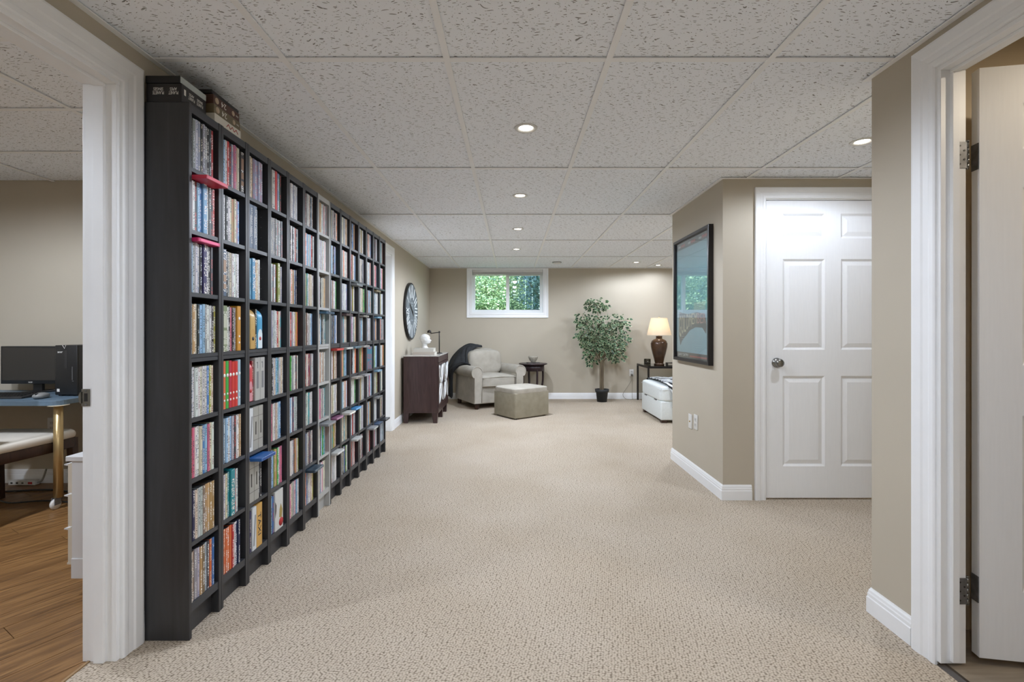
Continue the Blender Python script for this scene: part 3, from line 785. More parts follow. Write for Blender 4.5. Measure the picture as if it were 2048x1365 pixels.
# ------------------------------------------------------------------ media towers
TX0, TX1 = -1.358, -1.192       # back and front of the towers
TY0, TP = 1.767, .1962
NT = 14
TH = 1.992
PT = .0155
SHELF = [.126, .355, .59, .818, 1.058, 1.29, 1.525, 1.758]   # upper faces, bottom row first
def make_tower(mp, ms):
    t = thing('media_tower', '', 'bookcase', (TX0, TY0, 0)); D = TX1 - TX0; W = TP - .0012
    for y in (0, W - PT):
        b = MB(); b.prism([(0, 0), (D, 0), (D, TH), (0, TH)], 'y', y, y + PT); b.build('side_panel', mp, t, bevel=.0015, seg=1)
    b = MB(); b.box(0, D - .002, PT, W - PT, TH - .032, TH - .002); b.build('top_panel', ms, t)
    b = MB(); b.box(0, .004, PT, W - PT, .09, TH - .032); b.build('back_panel', mp, t)
    for i, z in enumerate(SHELF):
        th = .03 if i in (0, 4) else .016
        b = MB()
        if i == 4: b.box(.004, D - .003, PT, W - PT, z - .014, z); b.box(.004, D - .004, PT, W - PT, z - .03, z - .0155)
        else: b.box(.004, D - .003, PT, W - PT, z - th, z)
        b.build('bottom_shelf' if i == 0 else 'shelf', ms, t)
    b = MB(); b.box(D - .045, D - .031, PT, W - PT, .0, SHELF[0] - .03); b.build('plinth', mp, t)
    b = MB()
    for zz in range(3, 36):
        if zz * .05 + .15 < TH - .1:
            for xx in (.04, D - .035): b.cyl((xx, W - PT - .0008, zz * .05 + .15), .0022, .001, 6, axis='y')
    b.build('shelf_pin_holes', STEEL, t)
    return t
ORD = ['first', 'second', 'third', 'fourth', 'fifth', 'sixth', 'seventh', 'eighth', 'ninth', 'tenth', 'eleventh', 'twelfth', 'thirteenth', 'fourteenth']
tb = make_tower(BLACKWOOD, BLACKWOOD_SHEEN); tg = make_tower(GREYWOOD, GREYWOOD)
for k in range(NT):
    if k == 6: t = tg
    elif k == 0: t = tb
    else: t = copy_tree(tb)
    t.location.y = TY0 + k * TP
    if k == 0: l = 'tall black-brown media tower nearest the viewer, with its side showing'
    elif k == 6: l = 'only pale grey media tower among the black ones'
    elif k == NT - 1: l = 'black-brown media tower at the far end beside the side doorway'
    elif k < 6: l = 'black-brown media tower, %s of the row counting from the viewer' % ORD[k]
    else: l = 'black-brown media tower, %s of the row, beyond the grey one' % ORD[k]
    tag(t, l, 'bookcase', 'media towers along the left wall')

# ------------------------------------------------------------------ video cases
PAL = {'k': ('#1d1d1f', 'black'), 'g': ('#85868a', 'grey'), 'l': ('#b3b5b8', 'light grey'), 'w': ('#cfcfcd', 'white'), 'c': ('#c9bfa9', 'cream'),
       'b': ('#3f6fa6', 'blue'), 'n': ('#2b2f55', 'navy'), 's': ('#8fb4cf', 'pale blue'), 'r': ('#b02a26', 'red'), 'p': ('#c66a86', 'pink'),
       'o': ('#d0703f', 'orange'), 't': ('#2f8d95', 'teal'), 'e': ('#3f9a45', 'green'), 'v': ('#8d8aa0', 'lavender'), 'y': ('#9a9848', 'olive yellow'),
       'a': ('#b08e62', 'tan'), 'm': ('#7a1f26', 'maroon'), 'd': ('#45464a', 'dark grey'), 'u': ('#7c6a57', 'brown'), 'f': ('#a98d84', 'dusty rose')}
INKS = ['#1f1f22', '#e8e6e0', '#8a2f2c', '#2d4a74', '#3a3a3c', '#f0eeea']
rs = random.Random(21)
def case_geo(x0, x1, y0, y1, z0, z1, col, ink, seed, top='#26262a', lean=0.0, bands=None):
    """chamfered slab with its printed spine at x1; returns verts, faces, material ids, colours, uvs"""
    ch = min(.0022, (y1 - y0) * .18)
    pl = [(x0, y0), (x1 - ch, y0), (x1, y0 + ch), (x1, y1 - ch), (x1 - ch, y1), (x0, y1)]
    v = [(px, py, z0) for px, py in pl] + [(px, py + lean, z1) for px, py in pl]
    f = [(5, 4, 3, 2, 1, 0), (6, 7, 8, 9, 10, 11), (0, 1, 7, 6), (1, 2, 8, 7), (2, 3, 9, 8), (3, 4, 10, 9), (4, 5, 11, 10), (5, 0, 6, 11)]
    mi = [1, 1, 1, 0, 0, 0, 1, 1]
    cs = [top, top, col, col, col, col, col, top]
    uv = {}
    uv[3] = [(0, 0), (.1, 0), (.1, 1), (0, 1)]; uv[4] = [(.1, 0), (.9, 0), (.9, 1), (.1, 1)]; uv[5] = [(.9, 0), (1, 0), (1, 1), (.9, 1)]
    return v, f, mi, cs, uv, ink, seed
def case_mesh(name, geos):
    V = []; F = []; MI = []; CSs = []; INK = []; SD = []; UVs = []
    for v, f, mi, cs, uv, ink, seed in geos:
        o = len(V); V += v
        for i, fc in enumerate(f):
            F.append(tuple(q + o for q in fc)); MI.append(mi[i]); CSs.append(srgb(cs[i])); INK.append(srgb(ink)); SD.append(seed)
            UVs += uv.get(i, [(0, 0)] * len(fc))
    me = bpy.data.meshes.new(name); me.from_pydata(V, [], F)
    me.materials.append(SPINE); me.materials.append(CASE); me.polygons.foreach_set('material_index', MI)
    for nm, dat in (('Col', CSs), ('Ink', INK)):
        a = me.attributes.new(nm, 'FLOAT_COLOR', 'FACE'); a.data.foreach_set('color', [c for q in dat for c in q])
    a = me.attributes.new('Seed', 'FLOAT', 'FACE'); a.data.foreach_set('value', SD)
    u = me.uv_layers.new(name='UVMap'); u.data.foreach_set('uv', [c for q in UVs for c in q])
    ob = bpy.data.objects.new(name, me); COL.objects.link(ob)
    return ob
def jit(h, amt=14):
    h = h.lstrip('#'); d = rs.uniform(-amt, amt)
    return '#' + ''.join('%02x' % int(min(255, max(0, int(h[i:i + 2], 16) + d + rs.uniform(-5, 5)))) for i in (0, 2, 4))
ROWN = ['top shelf', 'second shelf down', 'third shelf down', 'fourth shelf down', 'fifth shelf down', 'sixth shelf down', 'seventh shelf down', 'bottom shelf']
TN = ['nearest tower', 'second tower', 'third tower', 'fourth tower']
# per tower, per row (top to bottom), near to far.  letters: one standard case.  ('kind', colour, thickness, height): a thicker box
CONT = [
    ['kglvkggkdr', 'pwksb|boxS|wdkr', 'slwlk|boxN|wkd', 'wackssgwwky', 'wwwwcwwbyc', 'rpwwcbspcw', 'wnclluaaaa', 'cuglaugdob'],
    ['lswrkvpfc|boxD|', 'lwkwcacvb', '|boxP|kgcwwww', '|boxG|wkpkg|boxO|', '|thkO||thkE||thkM||thkR||thkR||thkS|', 'swswslkwca', 'vwct|thkT|gw', 'ooooorwnn'],
    ['wcavvvvvv', '|snl||snl|l', 'ss|thkB|acw', 'k|archA|k|archB|', '|archR|m|greyB||greyB|', '|whiB||bind||bind|', '|bind||bind|dk', 'kn|whiB||taxi|'],
    ['k|boxW||thkR||thkV|ek', 'ggggggggg', 'kwkwk|thkY|wl', 'lvwlwrct', 'lklcstlwcg', 'rpwlclsb', 'bssyaelpp', 'wsb|bigW|'],
]
BOXES = {'boxS': ('#6f9cc0', .022, .195, 'blue and white'), 'boxN': ('#3a3560', .021, .195, 'purple'), 'boxD': ('#2a2522', .026, .178, 'dark illustrated'),
         'boxP': ('#465a72', .026, .195, 'slate blue portrait'), 'boxG': ('#7d8a68', .032, .192, 'green photo'), 'boxO': ('#c18a35', .026, .195, 'orange'),
         'thkO': ('#cf6a45', .0205, .2, 'salmon orange'), 'thkE': ('#37a043', .0205, .2, 'bright green'), 'thkM': ('#b3263c', .0205, .2, 'crimson'),
         'thkR': ('#c0302a', .0215, .195, 'bright red'), 'thkS': ('#9db8c6', .0205, .2, 'pale blue'), 'thkT': ('#23838c', .03, .195, 'wide teal'),
         'snl': ('#3f5168', .034, .2, 'slate blue'), 'thkB': ('#4f8fb5', .026, .19, 'bright blue'), 'greyB': ('#a9a9a5', .043, .2, 'pale grey'),
         'whiB': ('#c9cdd0', .036, .198, 'white'), 'bind': ('#9b9a93', .043, .2, 'grey'), 'taxi': ('#c69a52', .05, .2, 'yellow'),
         'boxW': ('#b9b5ae', .03, .192, 'black and white'), 'thkV': ('#7480a0', .02, .19, 'lavender blue'), 'thkY': ('#87904a', .024, .2, 'olive'), 'bigW': ('#c9c9c5', .085, .2, 'big white')}
DVX0 = TX0 + .009
INKD = mat('print_dark', '#2a2522', .5); INKW = mat('print_white', '#e6e4df', .5); INKR = mat('print_red', '#b22a2a', .5)
n_ind = 0
def ord_left(i, n):
    if i == 0: return 'leftmost'
    return '%s from left' % ORD[i]
def spine_text(ob, s, x, yc, zc, width, height, m, rot180=False):
    # reads top to bottom on a face that looks to +x
    M = frame_mat((x, yc, zc), (0, 0, -1), (0, 1, 0))
    return text('spine_title', s, m, ob, M, width, height, .0004)
stuff = []
for tw in range(NT):
    for rw in range(8):
        z0 = SHELF[7 - rw] + .0008
        y = TY0 + tw * TP + PT + .0012
        yend = TY0 + (tw + 1) * TP - PT - .003
        if tw < 4:
            items = []; s = CONT[tw][rw]; i = 0
            while i < len(s):
                if s[i] == '|':
                    j = s.index('|', i + 1); items.append(s[i + 1:j]); i = j + 1
                else: items.append(s[i]); i += 1
            for q, it in enumerate(items):
                where = '%s, %s, %s' % (ord_left(q, len(items)), ROWN[rw], TN[tw])
                if len(it) == 1 and it in PAL:
                    h, nm = PAL[it]; th = .0141 if not (tw == 3 and rw == 1) else .0138
                    col = jit(h); lum = sum(srgb(h)[:3])
                    ink = rs.choice(['#e9e7e1', '#d9cdb8', '#f2f0ec', '#c9483f', '#cfd6dd']) if lum < .9 else rs.choice(['#1f1f22', '#3a3a44', '#7c2f30', '#274a78', '#55504a', '#2a2a2c'])
                    if y + th > yend: continue
                    hh = .188 + rs.uniform(-.002, .003); rec = rs.uniform(0, .006)
                    ob = case_mesh('dvd_case', [case_geo(DVX0, TX1 - .006 - rec, y, y + th, z0, z0 + hh, col, ink, rs.random())])
                    tag(ob, '%s DVD case, %s' % (nm, where), 'DVD case', 'DVD cases standing in the nearest towers'); n_ind += 1
                    if tw == 0 and rw == 0 and q in (5, 6):
                        spine_text(ob, 'SINISTER', TX1 - .006 - rec + .0003, y + th / 2, z0 + .1, .085, .008, INKW)
                    y += th + .0004
                else:
                    if it.startswith('arch'):
                        col, nm = {'archA': ('#c2a164', 'tan'), 'archB': ('#4a9cc4', 'sky blue'), 'archR': ('#c4454a', 'red')}[it]; th = .046 if it != 'archR' else .036
                        t = thing('box_set', '%s round-topped box set, %s' % (nm, where), 'box set', (0, 0, 0), group='box sets in the towers')
                        prof = [(TX0 + .03, z0), (TX1 - .006, z0), (TX1 - .006, z0 + .13)]
                        for k in range(9):
                            a = R(90) * k / 8; prof.append((TX1 - .006 - .045 * (1 - math.cos(a)), z0 + .145 + .045 * math.sin(a)))
                        prof += [(TX0 + .03, z0 + .19)]
                        b = MB(); b.prism(prof, 'y', y, y + th); b.build('shell', mat('arch_' + nm.replace(' ', '_'), col, .35), t, bevel=.006, seg=3)
                        b = MB(); b.prism([(y + .004, z0 + .004), (y + th - .004, z0 + .004), (y + th - .004, z0 + .072), (y + th * .75, z0 + .09), (y + th * .5, z0 + .095), (y + th * .25, z0 + .09), (y + .004, z0 + .072)], 'x', TX1 - .0075, TX1 - .0056)
                        b.build('front_label', mat('arch_label_' + nm.replace(' ', '_'), {'tan': '#b8934f', 'sky blue': '#cfdbe0', 'red': '#c98a92'}[nm], .5), t)
                        b = MB(); b.lathe([(0, 0), (.009, 0), (.009, .0008), (0, .0008)], (TX1 - .0057, y + th / 2, z0 + .05), 10, axis='x'); b.build('emblem', INKR if nm != 'tan' else INKD, t)
                        y += th + .002; continue
                    col, th, hh, nm = BOXES[it]
                    if y + th > yend + .002: th = yend - y
                    hh = min(hh, (SHELF[8 - rw] - (.032 if rw == 4 else .017) if rw else TH - .034) - z0 - .002)
                    ob = case_mesh('box_set', [case_geo(TX0 + .012, TX1 - .004, y, y + th, z0, z0 + hh, col, '#e6e2da' if it not in ('whiB', 'bigW', 'greyB', 'bind', 'boxW') else '#55555a', rs.random(), top=col)])
                    if it in ('snl', 'taxi', 'bind', 'greyB', 'whiB', 'bigW', 'thkO', 'thkE', 'thkM', 'thkR', 'thkS', 'boxO'):
                        me = ob.data; me.attributes['Ink'].data.foreach_set('color', [c for _ in me.polygons for c in srgb(col)])
                    tag(ob, '%s box set, %s' % (nm, where), 'box set', 'box sets in the towers')
                    xf = TX1 - .0038
                    if it == 'snl':
                        spine_text(ob, 'SATURDAY NIGHT LIVE', xf, y + th / 2 + .005, z0 + .103, .165, .0095, INKW)
                        b = MB(); b.box(xf - .0004, xf + .0002, y + th / 2 - .006, y + th / 2 - .0035, z0 + .05, z0 + .15); b.build('subtitle_line', INKW, ob)
                    elif it == 'taxi':
                        spine_text(ob, 'TAXI', xf, y + th / 2, z0 + .105, .105, .026, INKD)
                    elif it == 'bind':
                        b = MB(); b.box(xf - .0004, xf + .0006, y + th * .5 - .003, y + th * .5 + .003, z0 + .07, z0 + .13); b.build('handle_slot', INKD, ob)
                        b = MB()
                        for zz in (.045, .155): b.box(xf - .0004, xf + .0003, y + .001, y + th - .001, z0 + zz, z0 + zz + .0012)
                        b.build('groove', INKD, ob)
                    elif it == 'greyB':
                        b = MB(); b.box(xf - .0004, xf + .0004, y + th * .3, y + th * .72, z0 + .055, z0 + .135); b.build('printed_panel', mat('print_grey', '#77787a', .6), ob)
                        b = MB(); b.box(xf - .0004, xf + .0004, y + th * .46, y + th * .56, z0 + .15, z0 + .178); b.box(xf - .0004, xf + .0004, y + th * .3, y + th * .56, z0 + .174, z0 + .18); b.build('printed_mark', mat('print_grey'), ob)
                    elif it == 'whiB':
                        b = MB(); b.prism([(y + th * .2, z0 + .02), (y + th * .5, z0 + .02), (y + th * .85, z0 + .16), (y + th * .55, z0 + .16)], 'x', xf - .0004, xf + .0003); b.build('printed_panel', mat('print_grey2', '#8c8e90', .6), ob)
                    elif it == 'bigW':
                        b = MB(); b.lathe([(0, 0), (.022, 0), (.022, .0006), (0, .0006)], (xf, y + th * .72, z0 + .032), 16, axis='x'); b.build('red_roundel', INKR, ob)
                        b = MB(); b.prism([(y + th * .5, z0 + .06), (y + th * .8, z0 + .05), (y + th * .9, z0 + .09), (y + th * .7, z0 + .125), (y + th * .55, z0 + .1)], 'x', xf - .0004, xf + .0004); b.build('printed_figure_patch', mat('print_gold', '#a08a4c', .6), ob)
                        b = MB(); b.prism([(y + .002, z0 + .07), (y + th * .14, z0 + .1), (y + th * .16, z0 + .13), (y + .002, z0 + .15)], 'x', xf - .0004, xf + .0004); b.build('printed_patch', INKD, ob)
                    elif it.startswith('thk') and it != 'thkT' or it == 'boxO':
                        if tw == 1:
                            b = MB()
                            for zz, rr_ in ((.14, .0075), (.062, .005), (.035, .005)): b.lathe([(0, 0), (rr_, 0), (rr_, .0006), (0, .0006)], (xf - .0001, y + th / 2, z0 + zz), 14, axis='x')
                            b.build('printed_roundels', INKW, ob)
                    elif it in ('boxP', 'boxG', 'boxD'):
                        b = MB()
                        for zz, hh_ in ((.03, .02), (.06, .028), (.1, .05)): b.box(xf - .0004, xf + .0004, y + th * .15, y + th * .85, z0 + zz, z0 + zz + hh_)
                        b.build('printed_panels', mat('print_' + it, {'boxP': '#a98d76', 'boxG': '#b9bca6', 'boxD': '#8a6a50'}[it], .5), ob)
                    y += th + .001
        else:
            if (tw, rw) == (11, 4): continue
            base = rs.choice(['wwwllcfpg', 'wlwsglcvw', 'gdwlkcwsu', 'wwcclfawl', 'rwlpcwlsg', 'lkwgdslwb'])
            nn = rs.randint(8, 10)
            for q in range(nn):
                ck = rs.choice(base if rs.random() < .8 else 'krbtoyasne')
                h, nm = PAL[ck]; th = rs.choice([.0141, .0141, .0141, .009]); col = jit(h)
                ink = rs.choice(['#1f1f22', '#8a3a38', '#2d4a74', '#e8e6e0', '#6a5a4c']) if sum(srgb(h)[:3]) > .9 else rs.choice(['#e8e6e0', '#cdbfa6', '#c4524a'])
                if y + th > yend: break
                stuff.append(case_geo(DVX0, TX1 - .006 - rs.uniform(0, .006), y, y + th, z0, z0 + .188 + rs.uniform(-.002, .003), col, ink, rs.random()))
                y += th + .0004
ob = case_mesh('dvd_case', stuff)
tag(ob, 'rows of mixed DVD cases filling the farther towers', 'DVD cases', kind='stuff')

# cases lying flat on the rows, sticking out
def flat_case(tw, rw, col, nm, proud=.05, n=0, dy=0.0, label=None, thin=False):
    z = SHELF[7 - rw] + .0008 + .1915 + n * .0152
    y0 = TY0 + tw * TP + PT + .008 + dy
    x1 = TX1 + proud
    t = .0142
    pl = [(x1 - .172, y0), (x1 - .003, y0), (x1, y0 + .003), (x1, y0 + .131), (x1 - .003, y0 + .134), (x1 - .172, y0 + .134)]
    o = thing('dvd_case', label or '%s DVD case lying flat, %s, %s' % (nm, ROWN[rw], ('nearest tower' if tw == 0 else ORD[tw] + ' tower')), 'DVD case', (0, 0, 0), group='DVD cases lying flat on the rows')
    b = MB(); b.prism(pl, 'z', z, z + t); b.build('shell', mat('flat_%s' % nm.replace(' ', '_'), col, .3), o, bevel=.001, seg=1)
    b = MB(); b.box(x1 - .0004, x1 + .0004, y0 + .012, y0 + .12, z + .003, z + t - .003); b.build('spine_print', mat('flat_print_%s' % nm.replace(' ', '_'), jit(col, 60), .4), o)
    return o
flat_case(0, 1, '#c0394e', 'red and pink', .052)
flat_case(0, 2, '#c22a62', 'magenta', .02)
flat_case(2, 6, '#2f5f9f', 'royal blue', .05)
for tw, rw, col, nm, pr in ((6, 3, '#47667c', 'steel blue', .04), (8, 3, '#5a4a4a', 'brown grey', .03), (9, 2, '#8a8f90', 'silver', .04), (10, 3, '#8f8a84', 'taupe', .03), (12, 3, '#6f95ac', 'light blue', .03),
                            (7, 4, '#b23a34', 'bright red', .035), (8, 4, '#a9aaa6', 'pale grey', .03), (9, 4, '#76909c', 'blue grey', .03), (10, 4, '#b4b2ae', 'white', .035), (12, 2, '#7a6b4c', 'bronze', .02),
                            (9, 5, '#b5b0a8', 'cream', .04), (10, 5, '#9b9c9c', 'ash grey', .04), (12, 5, '#7fa2b8', 'sky blue', .03), (5, 7, '#2f3f4c', 'dark slate', .05),
                            (6, 6, '#7f8284', 'grey', .05), (7, 6, '#8a5a76', 'mauve', .03), (8, 6, '#c4c2bc', 'off-white', .05), (9, 6, '#4f8fc4', 'azure', .03), (7, 7, '#bfc0bd', 'chalk white', .04), (9, 7, '#c6c6c3', 'bright white', .04),
                            (11, 7, '#9a9b9d', 'mid grey', .05), (12, 6, '#8d8d8c', 'smoke grey', .03), (12, 7, '#4d5f78', 'slate blue', .04), (13, 7, '#3b3c40', 'charcoal', .05)):
    flat_case(tw, rw, col, nm, pr, dy=rs.uniform(-.004, .012))
b = MB()
ob = case_mesh('box_set', [case_geo(TX0 + .02, TX1 - .004, TY0 + 11 * TP + PT + .01, TY0 + 11 * TP + PT + .15, SHELF[3] + .001, SHELF[3] + .19, '#2d6f86', '#b23a34', .3, top='#2d6f86')])
tag(ob, 'wide teal and red box set facing out, twelfth tower', 'box set', 'box sets in the towers')

# box sets on top of the first towers
def big_box(name, label, x0, x1, y0, y1, z0, z1, col, side=None):
    t = thing(name, label, 'box set', (0, 0, 0), group='box sets on top of the towers')
    b = MB(); b.box(x0, x1, y0, y1, z0, z1); b.build('box_body', mat(col[0], col[1], .4), t, bevel=.0012, seg=1)
    return t
zt = TH + .0005
XB = -1.224
bx = big_box('box_set', 'thick black box set with white lettering on top of the nearest tower', TX0 + .004, XB, 1.772, 1.915, zt, zt + .071, ('box_black', '#232122'))
def up_text(par, s, o, xd, yd, wd, ht, m=INKW): return text('printed_title', s, m, par, frame_mat(o, xd, yd), wd, ht, .0003)
# upside down on the end that faces the viewer and on the long side
ze = zt + .044; yb = 1.7718; xb_ = XB + .0002
up_text(bx, 'PLANET', (XB - .03, yb, ze - .008), (-1, 0, 0), (0, 0, -1), .036, .012); up_text(bx, 'APES', (XB - .03, yb, ze + .006), (-1, 0, 0), (0, 0, -1), .026, .011)
up_text(bx, 'PLANETE', (XB - .086, yb, ze - .008), (-1, 0, 0), (0, 0, -1), .042, .012); up_text(bx, 'SINGES', (XB - .086, yb, ze + .006), (-1, 0, 0), (0, 0, -1), .036, .011)
up_text(bx, 'PLANET', (xb_, 1.828, ze - .007), (0, -1, 0), (0, 0, -1), .036, .012); up_text(bx, 'APES', (xb_, 1.828, ze + .007), (0, -1, 0), (0, 0, -1), .028, .010)
up_text(bx, 'PLANETE', (xb_, 1.876, ze - .007), (0, -1, 0), (0, 0, -1), .038, .012); up_text(bx, 'SINGES', (xb_, 1.876, ze + .007), (0, -1, 0), (0, 0, -1), .034, .010)
b = MB(); b.box(XB - .0002, XB + .0004, 1.786, 1.796, ze - .01, ze + .012); b.build('printed_badge', INKW, bx)
b2 = thing('dvd_case', 'black case with a pale edge lying on the thick black box set', 'DVD case', (0, 0, 0))
b = MB(); b.box(TX0 + .002, XB - .003, 1.769, 1.918, zt + .0715, zt + .098); b.build('shell', mat('flat_black', '#1a1b1d', .35), b2, bevel=.001, seg=1)
b = MB(); b.box(XB - .0035, XB - .0015, 1.7705, 1.9165, zt + .073, zt + .0965); b.build('spine_insert', mat('pale_edge', '#aeb7b6', .4), b2)
s0 = zt
for k, (nm, colr, lb, h_) in enumerate((('box_cream', '#d5d0c4', 'cream box set at the bottom of the stack on the second tower', .036), ('box_gold', '#6d6149', 'olive gold box set in the middle of the stack on the second tower', .038), ('box_brown', '#4a2c20', 'dark brown box set near the top of the stack on the second tower', .038), ('box_ink', '#1b1a1c', 'thin black case topping the stack on the second tower', .016))):
    xx = -1.200 - .003 * k; ya = 1.932
    t = big_box('box_set', lb, TX0 + .006, xx, ya - .006 * (k == 3), ya + .185, s0, s0 + h_ - .0006, (nm, colr))
    if k == 0:
        for q in range(3):
            b = MB(); b.tube([(xx + .0006, ya + .08 + q * .028, s0 + .012), (xx + .0006, ya + .092 + q * .028, s0 + .026), (xx + .0006, ya + .105 + q * .028, s0 + .012)], .0014, 6); b.build('printed_drawing', INKR, t)
    elif k < 3:
        up_text(t, '24', (xx + .0002, ya + .07, s0 + h_ / 2), (0, -1, 0), (0, 0, -1), .034, .022)
        for yy, rr_ in ((.024, .0125), (.138, .0105)):
            b = MB(); b.lathe([(0, 0), (rr_, 0), (rr_, .0006), (0, .0006)], (xx - .0001, ya + yy, s0 + h_ / 2), 16, axis='x'); b.build('printed_roundel', mat('print_tan', '#b8a48c', .5), t)
        up_text(t, 'DVD', (xx + .0002, ya + .166, s0 + h_ / 2), (0, -1, 0), (0, 0, -1), .018, .007)
    s0 += h_

# ------------------------------------------------------------------ framed poster
pf = thing('framed_poster', 'black framed film poster behind glass on the beige wall', 'poster', (XC, 0, 0))
PY0, PY1, PZ0, PZ1 = 3.385, 4.125, .895, 1.90
FW, FD = .028, .034
FRM = mat('black_frame', '#191617', .3)
X = lambda v: v - XC
for p0, p1, wd, mw in (((0, PY0, PZ0), (0, PY0, PZ1), (0, 1, 0), (1, -1)), ((0, PY1, PZ0), (0, PY1, PZ1), (0, -1, 0), (1, -1)), ((0, PY0, PZ0), (0, PY1, PZ0), (0, 0, 1), (1, -1)), ((0, PY0, PZ1), (0, PY1, PZ1), (0, 0, -1), (1, -1))):
    b = MB(); b.strip(p0, p1, wd, (-1, 0, 0), [(0, .0005), (0, FD), (.004, FD + .002), (FW - .006, FD + .002), (FW, FD - .006), (FW, .0005)], mw); b.build('frame_bar', FRM, pf)
b = MB(); b.box(-.014, -.002, PY0 + .01, PY1 - .01, PZ0 + .01, PZ1 - .01)
po = b.build('poster_sheet', m_noisy('poster_blue', '#86adbb', '#9cc0cb', 2.5, .5), pf)
b = MB(); b.box(-.022, -.020, PY0 + .012, PY1 - .012, PZ0 + .012, PZ1 - .012); b.build('glazing', PICGLASS, pf)
xs_ = -.0143
def pq(nm, y0, y1, z0, z1, m, dx=0): b = MB(); b.box(xs_ - .0004 - dx, xs_, y0, y1, z0, z1); return b.build(nm, m, po)
PA, PB = PY0 + FW, PY1 - FW
pq('header_strip', PA, PB, PZ1 - .085, PZ1 - FW, mat('poster_slate', '#4a5560', .5))
for yy in (PA + .05, PA + .27, PA + .49):
    pq('header_name', yy, yy + .09, PZ1 - .068, PZ1 - .048, mat('poster_red', '#a93a3c', .5), .0004); pq('header_name', yy + .1, yy + .15, PZ1 - .066, PZ1 - .050, mat('poster_pale', '#b9c2c4', .5), .0004)
pq('footer_strip', PA, PB, PZ0 + FW, PZ0 + .072, mat('poster_dark', '#23242a', .5))
pq('footer_line', PA + .02, PB - .3, PZ0 + .04, PZ0 + .052, mat('poster_red'), .0004)
text('date_lettering', 'JULY 26TH', INKW, po, frame_mat((xs_ - .0008, PB - .15, PZ0 + .05), (0, -1, 0), (0, 0, 1)), .22, .026, .0003)
# title banner: flaring block lettering on an outlined swoosh
ban = [(PB - .06, 1.30), (PB - .05, 1.10), (PB - .09, 1.02), (PB - .13, 1.06), (PB - .30, 1.145), (PB - .42, 1.17), (PB - .55, 1.165), (PB - .62, 1.12), (PB - .63, 1.18), (PB - .60, 1.265), (PB - .45, 1.285), (PB - .25, 1.275)]
b = MB(); b.prism(ban, 'x', xs_ - .0004, xs_); b.build('title_banner', mat('poster_outline', '#3b4650', .5), po)
lets = 'GOLDMEMBER'
for i, ch in enumerate(lets):
    t_ = i / 9; yc = PB - .085 - t_ * .505; zt_ = 1.292 - .02 * abs(t_ - .4); zb_ = 1.075 + .115 * min(1, t_ * 1.7) if i else 1.07
    text('title_letter', ch, mat('poster_cream', '#c9bd9c', .5) if i < 7 else mat('poster_rose', '#b98a84', .5), po, frame_mat((xs_ - .0008, yc, (zt_ + zb_) / 2), (0, -1, 0), (0, 0, 1)), .046, (zt_ - zb_) * .82, .0003)
pq('small_print', PA + .08, PA + .3, 1.30, 1.36, mat('poster_pale'), .0)
for k in range(7): pq('credit_line', PA + .09, PB - .12, .985 + k * .018, .989 + k * .018, mat('poster_credit', '#8fb0bb', .5))

# ------------------------------------------------------------------ wall plates
def plate(name, label, cat, M, kind):
    t = thing(name, label, cat, (0, 0, 0))
    b = MB(); b.M = M; b.box(-.035, .035, -.0575, .0575, 0, .006); b.build('cover_plate', PLASTIC_W, t, bevel=.002, seg=2)
    b = MB(); b.M = M
    if kind == 'outlet':
        for yy in (-.02, .02): b.box(-.016, .016, yy - .014, yy + .014, .0055, .0085)
        b.build('socket', mat('socket_white', '#c9c8c4', .5), t, bevel=.001, seg=1)
        b = MB(); b.M = M
        for yy in (-.02, .02):
            for xx in (-.006, .006): b.box(xx - .0012, xx + .0012, yy - .004, yy + .006, .0082, .0088)
        b.build('slots', PLASTIC_B, t)
    else:
        b.lathe([(0, .006), (.006, .006), (.006, .012), (.004, .014), (0, .014)], n=12); b.build('cable_jack', BRASS, t)
    return t
plate('wall_outlet', 'white power outlet below the framed poster, nearer the door', 'outlet', frame_mat((XC - .0003, 3.70, .435), (0, -1, 0), (0, 0, 1)), 'outlet')
plate('wall_plate', 'white cable plate below the framed poster, farther from the door', 'wall plate', frame_mat((XC - .0003, 3.815, .42), (0, -1, 0), (0, 0, 1)), 'jack')
plate('wall_outlet', 'white power outlet on the far wall beside the lamp table', 'outlet', frame_mat((1.985, YF - .0003, .435), (1, 0, 0), (0, 0, 1)), 'outlet')
plate('wall_outlet', 'white power outlet on the office wall under the desk', 'outlet', frame_mat((-3.455, OFF_Y - .0003, .43), (1, 0, 0), (0, 0, 1)), 'outlet')
pc = thing('lamp_cord', 'pale lamp cord plugged in by the far wall baseboard', 'cord', (0, 0, 0))
b = MB(); b.box(1.97, 2.0, YF - .04, YF - .009, .385, .415); b.build('plug', mat('plug_grey', '#6f6a60', .5), pc, bevel=.003)
def sm_path(pts, n=8):
    P = [Vector(p) for p in pts]; out = []
    for i in range(len(P) - 1):
        a, b_, c, d = P[max(i - 1, 0)], P[i], P[i + 1], P[min(i + 2, len(P) - 1)]
        for k in range(n):
            t = k / n; out.append(.5 * ((2 * b_) + (-a + c) * t + (2 * a - 5 * b_ + 4 * c - d) * t * t + (-a + 3 * b_ - 3 * c + d) * t ** 3))
    return out + [P[-1]]
b = MB(); b.tube(sm_path([(1.985, YF - .035, .385), (1.98, YF - .05, .33), (1.90, YF - .05, .2), (1.83, YF - .06, .09), (1.86, YF - .07, .02), (1.93, YF - .07, .006), (2.02, YF - .06, .006), (2.09, YF - .05, .012)]), .0035, 6); b.build('cable', mat('cord_grey', '#8d8778', .6), pc)
b = MB(); b.tube(sm_path([(1.99, YF - .03, .385), (1.99, YF - .035, .2), (1.985, YF - .05, .03), (2.0, YF - .055, .007)]), .003, 6); b.build('cable', mat('cord_grey'), pc)

